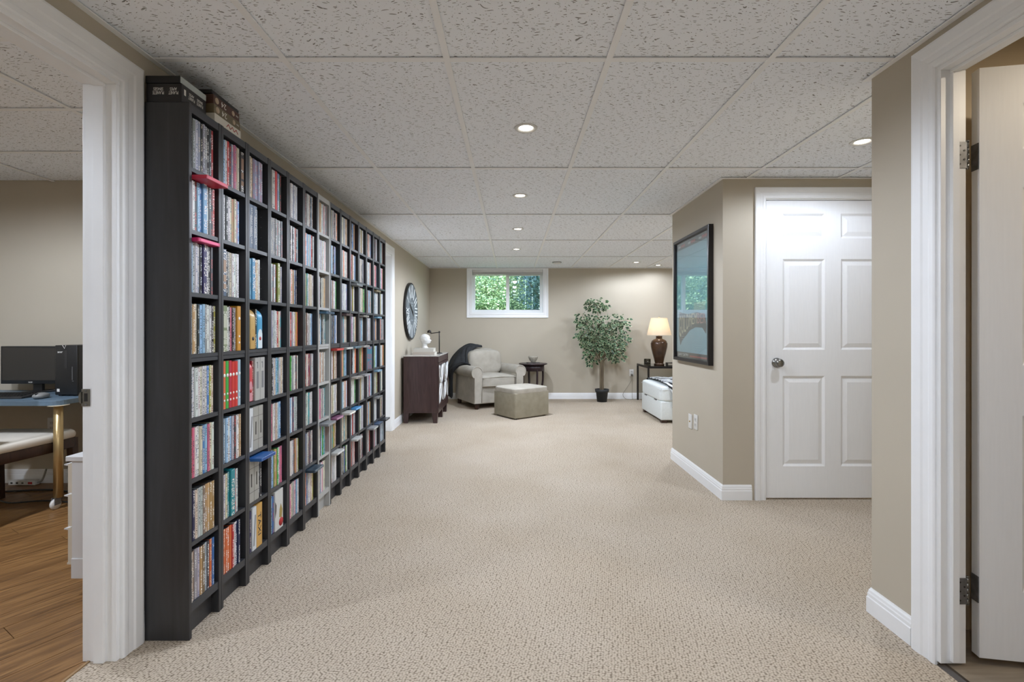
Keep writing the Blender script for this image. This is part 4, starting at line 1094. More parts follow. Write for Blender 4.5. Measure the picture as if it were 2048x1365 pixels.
# ------------------------------------------------------------------ wall clock
ck = thing('wall_clock', 'big round dark wall clock with white Roman numerals', 'clock', (XL, 6.385, 1.397))
CR = .378
b = MB(); b.lathe([(0, .002), (CR, .002), (CR, .034), (CR - .014, .040), (CR - .02, .034), (0, .034)], n=56, axis='x'); b.build('rim', mat('clock_rim', '#161616', .4), ck)
CLOCKF = m_wood('clock_boards', '#5c6266', '#6b7276', '#7b8387', (14, 14, 1.2), .7)
nb = 7
for k in range(nb):
    y0 = -CR + .022 + k * (2 * CR - .044) / nb; y1 = y0 + (2 * CR - .044) / nb - .002
    rr_ = CR - .02; poly = []
    for q in range(9):
        yy = y0 + (y1 - y0) * q / 8; poly.append((yy, math.sqrt(max(0, rr_ ** 2 - yy ** 2))))
    poly += [(yy, -zz) for yy, zz in reversed(poly)]
    b = MB(); b.prism(poly, 'x', .033, .0365); b.build('face_board', CLOCKF, ck)
NUM = ['XII', 'I', 'II', 'III', 'IIII', 'V', 'VI', 'VII', 'VIII', 'IX', 'X', 'XI']
CW = mat('clock_white', '#eef2f3', .6)
for k, s in enumerate(NUM):
    a = R(30 * k)                      # clockwise seen from +x: right of the face is +y ... viewer looks to -x
    up = Vector((0, math.sin(a), math.cos(a))); rt = Vector((0, math.cos(a), -math.sin(a)))
    c = up * (CR * .70)
    text('numeral', s, CW, ck, frame_mat((.037, c.y, c.z), rt, up), {1: .03, 2: .075, 3: .11, 4: .14}[len(s)] if s != 'V' else .075, .17, .0006)
def hand(ad, ln, wd, m, back=.06):
    a = R(ad); up = Vector((0, math.sin(a), math.cos(a))); rt = Vector((0, math.cos(a), -math.sin(a)))
    b = MB(); b.M = frame_mat((.040, 0, 0), rt, up)
    b.prism([(-wd, -back), (wd, -back), (wd * 1.3, ln * .6), (0, ln), (-wd * 1.3, ln * .6)], 'z', 0, .002); b.build('hand', m, ck)
hand(-58, .20, .011, IRON, .11); hand(118, .16, .006, CW, .03)
b = MB(); b.lathe([(0, .038), (.014, .038), (.012, .046), (0, .047)], n=16, axis='x'); b.build('hub', IRON, ck)
for zz, wd in ((.11, .07), (.075, .05), (-.12, .07)):
    b = MB(); b.box(.0366, .0372, -wd, wd, zz - .008, zz + .008); b.build('maker_mark', mat('clock_mark', '#8d9498', .7), ck)

# ------------------------------------------------------------------ mirrored cabinet
cx0, cx1, cy0, cy1, chh = -1.335, -.90, 5.875, 6.755, .832
cb = thing('cabinet', 'dark red-brown cabinet with mirrored fretwork doors', 'cabinet', (0, 0, 0))
b = MB(); b.box(cx0, cx1 - .016, cy0 + .004, cy1 - .004, .125, chh - .012); b.build('body', MAHOG, cb, bevel=.002, seg=1)
b = MB(); b.box(cx0 - .002, cx1 + .003, cy0, cy1, chh - .012, chh); b.build('top', STONE, cb, bevel=.002, seg=1)
for yy, s in ((cy0 + .004, 1), (cy1 - .004, -1)):
    for xx, e in ((cx0, 1), (cx1 - .016, -1)):
        p = [(xx, .125), (xx + e * .07, .125), (xx + e * .052, 0), (xx + e * .004, 0)]
        b = MB(); b.prism(p, 'y', min(yy, yy + s * .05), max(yy, yy + s * .05)); b.build('leg', MAHOG, cb)
b = MB(); b.prism([(cy0 + .4, .125), (cy0 + .48, .125), (cy0 + .465, 0), (cy0 + .415, 0)], 'x', cx1 - .07, cx1 - .016); b.build('leg', MAHOG, cb)
b = MB(); b.box(cx1 - .018, cx1 - .002, cy0 + .004, cy1 - .004, .125, .2); b.box(cx1 - .018, cx1 - .002, cy0 + .004, cy1 - .004, chh - .085, chh - .012); b.build('front_rail', MAHOG, cb)
for k in range(2):
    y0 = cy0 + .012 + k * .434; y1 = y0 + .422; z0, z1 = .205, chh - .09; x = cx1 - .004
    b = MB()
    b.box(x - .016, x + .004, y0, y0 + .035, z0 + .035, z1 - .035); b.box(x - .016, x + .004, y1 - .035, y1, z0 + .035, z1 - .035); b.box(x - .016, x + .004, y0, y1, z0, z0 + .035); b.box(x - .016, x + .004, y0, y1, z1 - .035, z1)
    dr = b.build('door', MAHOG, cb)
    b = MB(); b.box(x - .009, x - .002, y0 + .033, y1 - .033, z0 + .033, z1 - .033); b.build('mirror_panel', mat('smoked_mirror', '#3a3436', .12, .5), dr)
    b = MB(); yc, zc = (y0 + y1) / 2, (z0 + z1) / 2; hw, hh = (y1 - y0) / 2 - .035, (z1 - z0) / 2 - .035
    for sy in (-1, 1):
        for sz in (-1, 1):
            pts = [(x + .001, yc + sy * hw * (1 - math.cos(R(90) * q / 8)), zc + sz * hh * math.sin(R(90) * q / 8)) for q in range(9)]; b.tube(pts, .009, 6)
            pts = [(x + .001, yc + sy * hw * math.cos(R(90) * q / 8) * .98, zc + sz * hh * (1 - math.sin(R(90) * q / 8)) * .98) for q in range(9)]; b.tube(pts, .009, 6)
    b.tube([(x - .0035, yc + .07 * math.cos(R(30 * q)), zc + .07 * math.sin(R(30 * q))) for q in range(13)], .0065, 6)
    fw = b.build('fretwork', mat('silver_fretwork', '#e4e6e6', .3, .25), dr); fw['label'] = 'silver curved fretwork'
    b = MB(); b.cyl((x + .004, y1 - .02 if k == 0 else y0 + .02, zc), .009, .018, 12, axis='x'); b.build('knob', CHROME, dr)
# things on the cabinet
def book(label, x0, x1, y0, y1, z0, z1, cov, pages='#d3cfc4'):
    t = thing('book', label, 'book', (0, 0, 0), group='books on the cabinet')
    b = MB(); b.box(x0, x1, y0, y1, z0, z0 + .003); b.box(x0, x1, y0, y1, z1 - .003, z1); b.box(x0, x1, y0, y0 + .003, z0 + .003, z1 - .003); b.build('cover', mat('book_' + cov, cov, .6), t)
    b = MB(); b.box(x0 + .004, x1 - .004, y0 + .003, y1 - .004, z0 + .003, z1 - .003); b.build('page_block', mat('paper', pages, .9), t)
    return t
book('wide pale book lying at the bottom on the cabinet', -1.262, -.985, 6.08, 6.30, chh + .0005, chh + .034, '#b7aea3')
book('thick white book under the plaster head', -1.252, -1.0, 6.09, 6.29, chh + .0345, chh + .082, '#c3c0b8')
hb = thing('head_bust', 'white plaster head in profile on the stacked books', 'bust', (-1.122, 6.19, chh + .0825))
HT = [(0, -.046, .036, .042), (.03, -.040, .022, .034), (.052, -.040, .026, .036), (.060, -.044, .056, .041), (.075, -.054, .064, .047), (.1, -.066, .064, .055),
      (.122, -.071, .062, .059), (.145, -.069, .058, .057), (.163, -.055, .044, .046), (.175, -.034, .024, .028), (.181, -.012, .006, .008), (.182, -.004, -.003, .001)]
def headf(u, v):
    z = v * .182; a = u * 2 * math.pi
    for q in range(len(HT) - 1):
        if HT[q][0] <= z <= HT[q + 1][0] + 1e-9: break
    t = (z - HT[q][0]) / (HT[q + 1][0] - HT[q][0]); t = t * t * (3 - 2 * t) if q < 6 else t
    bk, fr, hw = [HT[q][k] + (HT[q + 1][k] - HT[q][k]) * t for k in (1, 2, 3)]
    x = (bk + fr) / 2 + (fr - bk) / 2 * math.cos(a); y = hw * math.sin(a)
    f = max(0, math.cos(a)) ** 10
    g = lambda c, w_: math.exp(-((z - c) / w_) ** 2)
    x += f * (.017 * g(.096, .010) + .005 * g(.066, .006) + .006 * g(.078, .004) - .006 * g(.116, .006))
    y += .007 * math.exp(-((abs(math.sin(a)) - 1) / .03) ** 2) * g(.105, .016) * (1 if math.sin(a) > 0 else -1)
    return (x, y, z)
b = MB(); b.grid(headf, 44, 60, closeu=True); b.build('head', PLASTER, hb)
st = thing('metal_stand', 'slim dark metal stand with a sideways arm behind the plaster head', 'stand', (-.975, 6.42, chh + .0005))
b = MB(); b.lathe([(0, 0), (.045, 0), (.045, .006), (.012, .012), (0, .012)], n=20); b.build('base', IRON, st)
b = MB(); b.tube([(0, 0, .01), (0, 0, .30)], .007, 8); b.build('post', IRON, st)
b = MB(); b.tube([(.012, 0, .285), (-.05, 0, .278), (-.12, 0, .268)], .006, 8); b.lathe([(0, -.012), (.011, -.008), (.011, .008), (0, .012)], (0, 0, .287), 10); b.build('arm', IRON, st)
b = MB(); b.lathe([(.006, .03), (.022, .02), (.03, -.004), (.026, -.008), (0, -.006)], (-.135, 0, .285), 16); b.build('head', IRON, st)

# ------------------------------------------------------------------ armchair
ac = thing('armchair', 'grey-beige rolled-arm club armchair facing the ottoman', 'armchair', (-.368, 7.36, 0), R(27.4))
def rbox(nm, bx, m, par, bev, seg=4, puff=0, sub=0):
    b = MB(); b.box(*bx); o = b.build(nm, m, par, bevel=bev, seg=seg, smooth=True)
    return o
def cushion(nm, x0, x1, y0, y1, z0, z1, m, par, n=12, crown=.03, edge_=.3):
    cx, cy, cz = (x0 + x1) / 2, (y0 + y1) / 2, (z0 + z1) / 2; hx_, hy_, hz_ = (x1 - x0) / 2, (y1 - y0) / 2, (z1 - z0) / 2
    b = MB()
    def sq(t, p): return math.copysign(abs(t) ** p, t)
    def fn(u, v):
        a = u * 2 * math.pi; e = (v - .5) * math.pi
        ce, se = sq(math.cos(e), edge_), sq(math.sin(e), edge_)
        x = hx_ * ce * sq(math.cos(a), edge_); y = hy_ * ce * sq(math.sin(a), edge_)
        k = (1 - min(1, (x / hx_) ** 2)) * (1 - min(1, (y / hy_) ** 2))
        return (cx + x, cy + y, cz + hz_ * se + crown * k * se)
    b.grid(fn, 48, 24, closeu=True)
    return b.build(nm, m, par)
rbox('base', (-.37, .37, -.36, .40, .075, .34), FABRIC, ac, .02)
cushion('seat_cushion', -.285, .285, -.41, .20, .315, .475, FABRIC, ac, crown=.02, edge_=.25)
b = MB(); b.tube(sm_path([(-.275, -.40, .45), (0, -.412, .462), (.275, -.40, .45)]), .006, 6); b.tube(sm_path([(-.275, -.40, .335), (0, -.412, .335), (.275, -.40, .335)]), .006, 6); b.build('piping', FABRIC, ac)
for s in (-1, 1):
    prof = [(s * .275, .09), (s * .275, .50)]
    for k in range(15):
        a = R(200 - 250 * k / 14) if s > 0 else R(-20 + 250 * k / 14)
        prof.append((s * .355 + .088 * math.cos(a), .532 + .088 * math.sin(a)))
    prof += [(s * .395, .47), (s * .405, .09)]
    b = MB(); b.prism(prof, 'y', -.40, .34, smooth=True)
    o = b.build('arm', FABRIC, ac); o.data.set_sharp_from_angle(angle=R(40))
    b = MB(); pts = [(s * .281, -.402, .10), (s * .281, -.402, .50)] + [(p[0] - s * .004 * (1 if abs(p[0]) > .355 else -1), -.402, p[1] - .003) for p in prof[2:17]] + [(s * .39, -.402, .46), (s * .398, -.402, .1)]
    b.tube(pts, .006, 6); b.build('arm_piping', FABRIC, ac)
arch = []
for k in range(21):
    t = k / 20; xx = -.33 + .66 * t; arch.append((xx, .70 + .155 * max(0, 1 - abs(2 * t - 1) ** 3.2) ** .6))
b = MB(); b.M = Matrix.Translation((0, .30, .3)) @ Matrix.Rotation(R(-9), 4, 'X') @ Matrix.Translation((0, -.30, -.3))
b.prism([(-.33, .18)] + arch + [(.33, .18)], 'y', .16, .36); b.build('backrest', FABRIC, ac, bevel=.055, seg=5, smooth=True)
cushion('back_cushion', -.275, .275, .06, .26, .46, .83, FABRIC, ac, crown=.01, edge_=.42)
for sx in (-1, 1):
    for yy in (-.34, .35):
        b = MB(); b.lathe([(.028, 0), (.036, .075)], (sx * .33, yy, 0), 4, smooth=False); b.build('foot', WENGE, ac)
# throw
th_ = thing('throw_blanket', 'black throw draped over the left shoulder of the armchair', 'blanket', (-.368, 7.36, -.012), R(27.4))
prof = sm_path([(.02, 0, .885), (-.12, 0, .905), (-.26, 0, .86), (-.37, 0, .75), (-.455, 0, .645), (-.485, 0, .56), (-.475, 0, .46), (-.468, 0, .3), (-.475, 0, .16), (-.47, 0, .12)], 5)
pro2 = sm_path([(-.20, 0, .50), (-.225, 0, .54), (-.255, 0, .58), (-.29, 0, .62), (-.345, 0, .64), (-.41, 0, .625), (-.452, 0, .56), (-.462, 0, .4), (-.470, 0, .2), (-.47, 0, .12)], 5)
def thf(u, v, off=0):
    k = v * (len(prof) - 1); i = min(int(k), len(prof) - 2)
    p = prof[i].lerp(prof[i + 1], k - i); p2 = pro2[i].lerp(pro2[i + 1], k - i)
    wid = .20 + .27 * math.exp(-((v - .42) / .20) ** 2) if v < .42 else .16 + .31 * math.exp(-((v - .42) / .14) ** 2)
    y = .41 - u * wid
    bl = min(1, max(0, (.22 - y) / .13)); bl = bl * bl * (3 - 2 * bl)
    p = p.lerp(p2, bl)
    wv = .011 * math.sin(u * 15 + v * 6) + .007 * math.sin(u * 29 - v * 9) + .006 * math.sin(v * 22 + u * 4)
    g = Vector((-.6, 0, .8)) if v < .5 else Vector((-1, 0, 0))
    q = p + g * (wv + .014 + off)
    return (q.x, y + max(0, p.z - .5) * .10, max(.1, q.z + .014 * math.sin(u * 11) * (v > .9)))
b = MB(); b.grid(lambda u, v: thf(u, v), 30, 46); o = b.build('cloth', THROW, th_)
md = o.modifiers.new('thickness', 'SOLIDIFY'); md.thickness = .012; md.offset = 1
# ottoman
ot = thing('ottoman', 'olive-grey upholstered cube ottoman in front of the armchair', 'ottoman', (.1255, 6.439, 0), R(37))
o = rbox('body', (-.285, .285, -.235, .235, .012, .335), FABRIC2, ot, .012)
cushion('top_cushion', -.288, .288, -.238, .238, .318, .395, FABRIC, ot, crown=.012, edge_=.22)
for sx in (-1, 1):
    for sy in (-1, 1): b = MB(); b.cyl((sx * .24, sy * .19, 0), .02, .014, 12); b.build('foot', PLASTIC_B, ot)
# round side table with bowl
rt = thing('side_table', 'small round espresso side table behind the armchair', 'side table', (.335, 7.62, 0))
b = MB(); b.lathe([(0, .595), (.2, .595), (.222, .6), (.228, .608), (.224, .617), (.21, .62), (0, .62)], n=40); b.build('top', ESPRESSO, rt)
b = MB(); b.lathe([(.165, .50), (.18, .50), (.18, .596), (.165, .596)], n=32, cap=False); b.build('apron', ESPRESSO, rt)
for k in range(4):
    a = R(20 + 90 * k); pts = [(math.cos(a) * r_, math.sin(a) * r_, z) for r_, z in ((.16, .56), (.172, .45), (.165, .3), (.135, .15), (.15, .02), (.165, .0))]
    b = MB(); b.tube(sm_path(pts, 4), .016, 8); b.build('leg', ESPRESSO, rt)
b = MB(); b.lathe([(0, .16), (.13, .16), (.135, .168), (.13, .176), (0, .176)], n=28); b.build('lower_shelf', ESPRESSO, rt)
tr = thing('book', 'flat dark book under the bowl on the side table', 'book', (.335, 7.58, .6205), R(8))
b = MB(); b.box(-.1, .1, -.07, .07, 0, .012); b.build('cover', mat('book_dark', '#241d24', .4), tr, bevel=.001, seg=1)
b = MB(); b.box(-.097, .101, -.0705, .067, .003, .009); b.build('page_block', mat('paper2', '#8f8680', .9), tr)
bo = thing('bowl', 'small speckled ceramic bowl on the round side table', 'bowl', (.335, 7.58, .6328))
b = MB(); b.lathe([(0, 0), (.032, 0), (.036, .006), (.06, .04), (.076, .08), (.078, .096), (.074, .096), (.069, .08), (.053, .042), (.03, .014), (0, .012)], n=32); b.build('body', CERAMIC, bo)
b = MB(); b.lathe([(.0745, .093), (.079, .0945), (.079, .098), (.0735, .0965)], n=32, cap=False); b.build('rim_band', mat('bowl_rim', '#cfcabc', .35), bo)

# ------------------------------------------------------------------ artificial ficus
fx, fyy = 1.44, 7.66
fi = thing('potted_ficus', 'artificial variegated ficus tree in a charcoal pot', 'plant', (fx, fyy, 0))
b = MB(); b.lathe([(0, 0), (.078, 0), (.095, .155), (.108, .157), (.112, .2), (.104, .2), (.098, .16), (0, .16)], n=32); b.build('pot', POT, fi)
b = MB(); b.lathe([(0, .175), (.06, .172), (.1, .168)], n=24, cap=False); b.build('soil', SOIL, fi)
b = MB()
for k in range(3):
    a0 = k * 2.09
    b.tube([(math.cos(a0 + z * 3) * .018 - .012 * (z - .2), math.sin(a0 + z * 3) * .018, z) for z in [.15 + .06 * q for q in range(11)]], .019, 8)
b.build('trunk', BARK, fi)
lf_r = random.Random(31); leaves = []
cl = [((-.08, 0, 1.56), .15, .09, 110), ((-.27, 0, 1.27), .16, .14, 90), ((-.12, -.05, 1.2), .2, .16, 120), ((.13, .0, 1.27), .18, .12, 90), ((.30, .02, 1.24), .14, .14, 80),
      ((-.27, -.02, 1.03), .14, .12, 90), ((-.05, -.08, .97), .18, .12, 130), ((.18, -.03, 1.0), .18, .12, 90), ((.32, .0, .98), .1, .12, 45), ((-.17, -.04, .82), .14, .12, 70), ((.12, -.05, .83), .16, .14, 100), ((.24, 0, .76), .1, .12, 45), ((-.16, 0, .68), .08, .09, 30)]
b = MB()
for (c, rx, rz_, n) in cl:
    a = Vector((-.02, 0, min(.72, max(.6, c[2] - .35)))); m_ = a.lerp(Vector(c), .55) + Vector((0, 0, .05))
    b.tube(sm_path([a, m_, c], 4), [.009 - .006 * q / 8 for q in range(9)], 6)
    for q in range(4):
        e = Vector(c) + Vector((lf_r.uniform(-rx, rx), lf_r.uniform(-rx, rx) * .7, lf_r.uniform(-rz_, rz_)))
        b.tube([tuple(c), tuple(Vector(c).lerp(e, .5) + Vector((0, 0, .02))), tuple(e)], .0025, 5)
b.build('branches', BARK, fi)
v = []; f = []; sd = []; mi = []
for (c, rx, rz_, n) in cl:
    for _ in range(n):
        d = Vector((lf_r.gauss(0, .55), lf_r.gauss(0, .45), lf_r.gauss(0, .55)))
        if d.length > 1.15: d = d.normalized() * 1.15
        p = Vector(c) + Vector((d.x * rx, d.y * rx * .8, d.z * rz_))
        if p.z > 1.67: p.z = 1.67
        if p.y > .25: p.y = .25
        out = Vector((d.x, d.y - .5, -.55 + .4 * d.z)).normalized()
        nrm = Vector((lf_r.uniform(-.4, .4), -1, lf_r.uniform(.1, .9))).normalized()
        side = out.cross(nrm).normalized(); nrm = side.cross(out)
        L = lf_r.uniform(.058, .082); W2 = L * .25; s_ = min(1, max(0, lf_r.gauss(.4, .25)))
        for layer, k, sg in ((0, 1.0, 0), (1, .82, 1), (1, .82, -1)):
            o = len(v); off = nrm * (.0014 * sg)
            for (t, w_) in ((.02, 0), (.25, .85), (.5, 1), (.78, .6), (1, 0), (.78, -.6), (.5, -1), (.25, -.85)):
                tt = .5 + (t - .5) * (k if layer else 1)
                v.append(tuple(p + out * (L * tt) + side * (W2 * w_ * k) + nrm * (.006 * math.sin(t * 3.1)) + off))
            f.append(tuple(range(o, o + 8))); sd.append(s_); mi.append(layer)
me = bpy.data.meshes.new('foliage'); me.from_pydata(v, [], f); me.materials.append(LEAF_EDGE); me.materials.append(LEAF_FICUS)
me.polygons.foreach_set('material_index', mi); at = me.attributes.new('Seed', 'FLOAT', 'FACE'); at.data.foreach_set('value', sd)
o = bpy.data.objects.new('foliage', me); COL.objects.link(o); o.parent = fi; o['kind'] = 'stuff'; o['label'] = 'dark green leaves with cream edges'

# ------------------------------------------------------------------ lamp table and lamp
tx0, tx1, ty0, ty1, tz = 2.05, 2.70, 7.22, 7.86, .60
lt = thing('end_table', 'black metal end table with a glass top by the far wall', 'table', (0, 0, 0))
b = MB()
for bx in ((tx0, tx1, ty0, ty0 + .03), (tx0, tx1, ty1 - .03, ty1), (tx0, tx0 + .03, ty0 + .03, ty1 - .03), (tx1 - .03, tx1, ty0 + .03, ty1 - .03)): b.box(*bx, tz - .035, tz - .004)
b.build('top_frame', IRON, lt)
for xx in (tx0, tx1 - .025):
    for yy in (ty0, ty1 - .025): b = MB(); b.box(xx, xx + .025, yy, yy + .025, 0, tz - .035); b.build('leg', IRON, lt)
b = MB(); b.box(tx0 + .004, tx1 - .004, ty0 + .004, ty1 - .004, tz - .006, tz); b.build('glass_top', m_glass('table_glass', '#8a9390', 1.3), lt)
la = thing('table_lamp', 'lit table lamp with brown glazed urn base and cream shade', 'lamp', (2.305, 7.5, tz + .0005))
b = MB(); b.lathe([(0, 0), (.078, 0), (.08, .018), (.062, .024), (.064, .03), (.078, .09), (.102, .18), (.124, .28), (.128, .335), (.112, .375), (.078, .4), (.05, .408), (.046, .42), (.047, .44), (.05, .446), (.046, .452), (0, .452)], n=40); b.build('urn_base', LAMPGLAZE, la)
b = MB(); b.cyl((0, 0, .45), .012, .30, 12); b.build('stem', BRASS, la)
b = MB(); b.lathe([(.187, .462), (.121, .735)], n=48, cap=False); sh = b.build('shade', None or SHADE, la)
nt = SHADE.node_tree; out = [n for n in nt.nodes if n.type == 'OUTPUT_MATERIAL'][0]
tl = nt.nodes.new('ShaderNodeBsdfTranslucent'); tl.inputs[0].default_value = srgb('#f0dfc4'); mxs = nt.nodes.new('ShaderNodeMixShader'); mxs.inputs[0].default_value = .5
nt.links.new(bsdf(SHADE).outputs[0], mxs.inputs[1]); nt.links.new(tl.outputs[0], mxs.inputs[2]); nt.links.new(mxs.outputs[0], out.inputs[0])
b = MB(); b.lathe([(.186, .461), (.1885, .461), (.1885, .468), (.186, .468)], n=48, cap=False); b.lathe([(.1195, .73), (.1225, .73), (.1225, .737), (.1195, .737)], n=48, cap=False); b.build('shade_hem', mat('shade_hem', '#d8cab2', .8), sh)
b = MB(); b.lathe([(0, .735), (.008, .735), (.011, .742), (.006, .752), (0, .755)], n=12)
for k in range(3): a = R(120 * k); b.tube([(0, 0, .735), (math.cos(a) * .12, math.sin(a) * .12, .733)], .0025, 6)
b.build('finial', IRON, la)
b = MB(); b.lathe([(0, .5), (.018, .5), (.03, .54), (.034, .575), (.026, .605), (0, .615)], n=16); b.build('bulb', mat('warm_bulb', '#ffffff', .5, emit='#ffdcae', estr=8.0), la)
pl = bpy.data.lights.new('lamp_glow', 'POINT'); pl.energy = 1.0; pl.color = (1, .83, .62); pl.shadow_soft_size = .035
plo = bpy.data.objects.new('lamp_glow', pl); COL.objects.link(plo); plo.parent = la; plo.location = (0, 0, .64)
cd = thing('candle_holder', 'small smoky glass candle holder on the end table', 'candle holder', (2.115, 7.48, tz + .0005))
b = MB(); b.lathe([(0, 0), (.05, 0), (.052, .004), (.052, .095), (.048, .095), (.047, .01), (0, .01)], n=28); b.build('glass', m_glass('smoke_glass', '#bcb9b2', 1.4), cd)
b = MB(); b.lathe([(0, .011), (.043, .011), (.043, .045), (0, .045)], n=24); b.build('wax', mat('wax', '#6f675c', .6), cd)
bk = thing('book', 'small dark box-like book lying right of the lamp base', 'book', (2.475, 7.42, tz + .0005), R(-6))
b = MB(); b.box(-.075, .12, -.08, .08, 0, .006); b.box(-.075, .12, -.08, .08, .034, .04); b.box(-.075, -.07, -.08, .08, .006, .034); b.build('cover', mat('book_black', '#2a2521', .4), bk)
b = MB(); b.box(-.07, .115, -.076, .076, .006, .034); b.build('page_block', mat('paper3', '#a79c8a', .9), bk)

# ------------------------------------------------------------------ white storage ottoman + zebra throw
wo = thing('storage_ottoman', 'white leather storage ottoman with lift-up padded lid', 'ottoman', (1.822, 5.87, 0))
W_, D_ = .85, .88
rbox('body', (0.006, W_, .006, D_ - .006, .035, .27), LEATHERW, wo, .018)
cushion('lid', -.004, W_ + .004, -.004, D_ + .004, .262, .455, LEATHERW, wo, crown=.012, edge_=.17)
for yy in (.18, .62): b = MB(); b.box(-.001, .012, yy, yy + .09, .258, .268); b.build('hinge_tab', STEEL, wo)
for xx in (.02, W_ - .09):
    for yy in (.02, D_ - .09): b = MB(); b.prism([(xx, 0), (xx + .07, 0), (xx + .07, .04), (xx, .04)], 'y', yy, yy + .07); b.build('foot', WENGE, wo)
b = MB(); b.tube([(.0, .02, .412), (.0, D_ - .02, .412)], .004, 6); b.tube([(.02, -.002, .412), (W_ - .02, -.002, .412)], .004, 6); b.build('seam_piping', LEATHERW, wo)
zb = thing('zebra_throw', 'zebra striped plush throw lying over the white ottoman', 'blanket', (1.822, 5.87, 0))
zp = sm_path([(0, -.022, .2), (0, -.022, .3), (0, -.022, .40), (0, .02, .462), (0, .12, .474), (0, .45, .482), (0, .75, .474), (0, .87, .45)], 5)
def zf(u, v):
    k = v * (len(zp) - 1); i = min(int(k), len(zp) - 2); p = zp[i].lerp(zp[i + 1], k - i)
    x0 = .13 + .02 * math.sin(v * 9) - .07 * v
    x = x0 + u * (.80 - x0)
    wv = .006 * math.sin(u * 17 + v * 13) + .006
    y, z = p.y, p.z
    if z > .45: z += wv + .006
    else: y -= wv + .012
    return (x, y, z)
b = MB(); b.grid(zf, 26, 40); o = b.build('cloth', ZEBRA, zb); md = o.modifiers.new('thickness', 'SOLIDIFY'); md.thickness = .01; md.offset = 1

# ------------------------------------------------------------------ office
dk = thing('desk', 'blue-grey topped desk on gold tube legs with casters', 'desk', (0, 0, 0))
DZ = .70
poly = []
dx0, dx1, dy0, dy1, rr_ = -4.25, -2.875, 3.02, 3.575, .07
for cxx, cyy, a0 in ((dx1 - rr_, dy0 + rr_, -90), (dx1 - rr_, dy1 - rr_, 0), (dx0 + rr_, dy1 - rr_, 90), (dx0 + rr_, dy0 + rr_, 180)):
    for k in range(7): a = R(a0 + 15 * k); poly.append((cxx + rr_ * math.cos(a), cyy + rr_ * math.sin(a)))
b = MB(); b.prism(poly, 'z', DZ - .032, DZ); b.build('desktop', BLUETOP, dk, bevel=.002, seg=1)
for lx, ly in ((-2.915, 3.075), (-2.915, 3.50), (-4.15, 3.075), (-4.15, 3.5)):
    b = MB(); b.cyl((lx, ly, .075), .025, DZ - .032 - .075, 20); leg = b.build('leg', BRASS, dk)
    b = MB(); b.lathe([(0, 0), (.055, 0), (.055, .004), (0, .004)], (lx, ly, DZ - .0362), 24); b.build('flange', mat('flange_cream', '#d6cbb4', .5), leg)
    b = MB(); b.lathe([(0, -.009), (.032, -.009), (.034, 0), (.032, .009), (0, .009)], (lx - .008, ly - .012, .034), 20, axis='x'); b.build('caster_wheel', PLASTIC_W, leg)
    b = MB(); b.box(lx - .018, lx - .014, ly - .03, ly + .012, .03, .076); b.box(lx + .002, lx + .006, ly - .03, ly + .012, .03, .076); b.cyl((lx, ly, .066), .018, .012, 14); b.build('caster_fork', STEEL, leg)
mo = thing('monitor', 'black computer monitor on the desk', 'monitor', (-3.43, 3.43, DZ))
b = MB(); b.box(-.236, .236, 0, .035, .062, .332); b.build('housing', PLASTIC_B, mo, bevel=.003)
b = MB(); b.box(-.222, .222, -.001, .001, .088, .32); b.build('screen', mat('dark_screen', '#353330', .25), mo)
text('logo', 'acer', INKW, mo, frame_mat((-.02, -.0008, .074), (1, 0, 0), (0, 0, 1)), .03, .008)
b = MB(); b.box(-.032, .032, .03, .05, .006, .15); b.build('neck', PLASTIC_B, mo)
b = MB(); b.lathe([(0, 0), (.1, 0), (.098, .006), (.03, .01), (0, .01)], (0, .05, .0005), 28); b.build('foot', PLASTIC_B, mo)
pcx = thing('computer_tower', 'black desktop computer tower beside the monitor', 'computer', (-3.095, 3.24, DZ), 0)
b = MB(); b.box(0, .15, .012, .33, .008, .345); b.build('case', PLASTIC_B2, pcx, bevel=.003)
b = MB(); b.box(.0, .15, 0, .012, .008, .345); b.build('front_bezel', PLASTIC_B, pcx, bevel=.004)
b = MB(); b.box(.066, .084, -.0012, .001, .19, .31); b.build('drive_bay', PLASTIC_B2, pcx)
b = MB(); b.box(.116, .12, -.0012, .001, .11, .2); b.box(.118, .126, -.0012, .001, .1, .104); b.build('port_strip', mat('ports', '#6d6d6d', .4), pcx)
b = MB()
b.tube([(.052, -.001, .345), (.066, -.001, .322), (.075, -.001, .345)], .0012, 5); b.build('chevron_mark', INKW, pcx)
text('logo', 'acer', INKW, pcx, frame_mat((.036, -.0012, .298), (1, 0, 0), (0, 0, 1)), .034, .01)
b = MB(); b.box(.014, .032, -.001, .001, .03, .05); b.build('sticker', PLASTIC_W, pcx)
for xx in (.02, .12):
    for yy in (.03, .3): b = MB(); b.box(xx - .012, xx + .012, yy - .012, yy + .012, .0003, .009); b.build('foot', PLASTIC_B, pcx)
kb = thing('keyboard', 'black keyboard in front of the monitor', 'keyboard', (-3.43, 3.17, DZ + .0005), R(4))
b = MB(); b.prism([(-.075, 0), (.075, 0), (.075, .026), (-.075, .012)], 'x', -.22, .235); b.build('body', PLASTIC_B2, kb, bevel=.002)
b = MB()
for r_ in range(5):
    for c_ in range(22):
        x = -.212 + c_ * .0198; y = -.062 + r_ * .025; zt_ = .012 + (y + .075) * .0933
        b.box(x, x + .016, y, y + .019, zt_ - .001, zt_ + .005)
ko = b.build('keys', PLASTIC_B, kb); ko['kind'] = 'stuff'
ms = thing('mouse', 'silver computer mouse on the desk beside the keyboard', 'mouse', (-3.085, 3.135, DZ + .0005), R(12))
cushion('shell', -.032, .032, -.055, .055, .0, .034, mat('mouse_silver', '#8c8c8a', .35), ms, crown=.004, edge_=.8)
b = MB(); b.box(-.004, .004, -.05, -.02, .028, .036); b.build('wheel', PLASTIC_B, ms, bevel=.002)
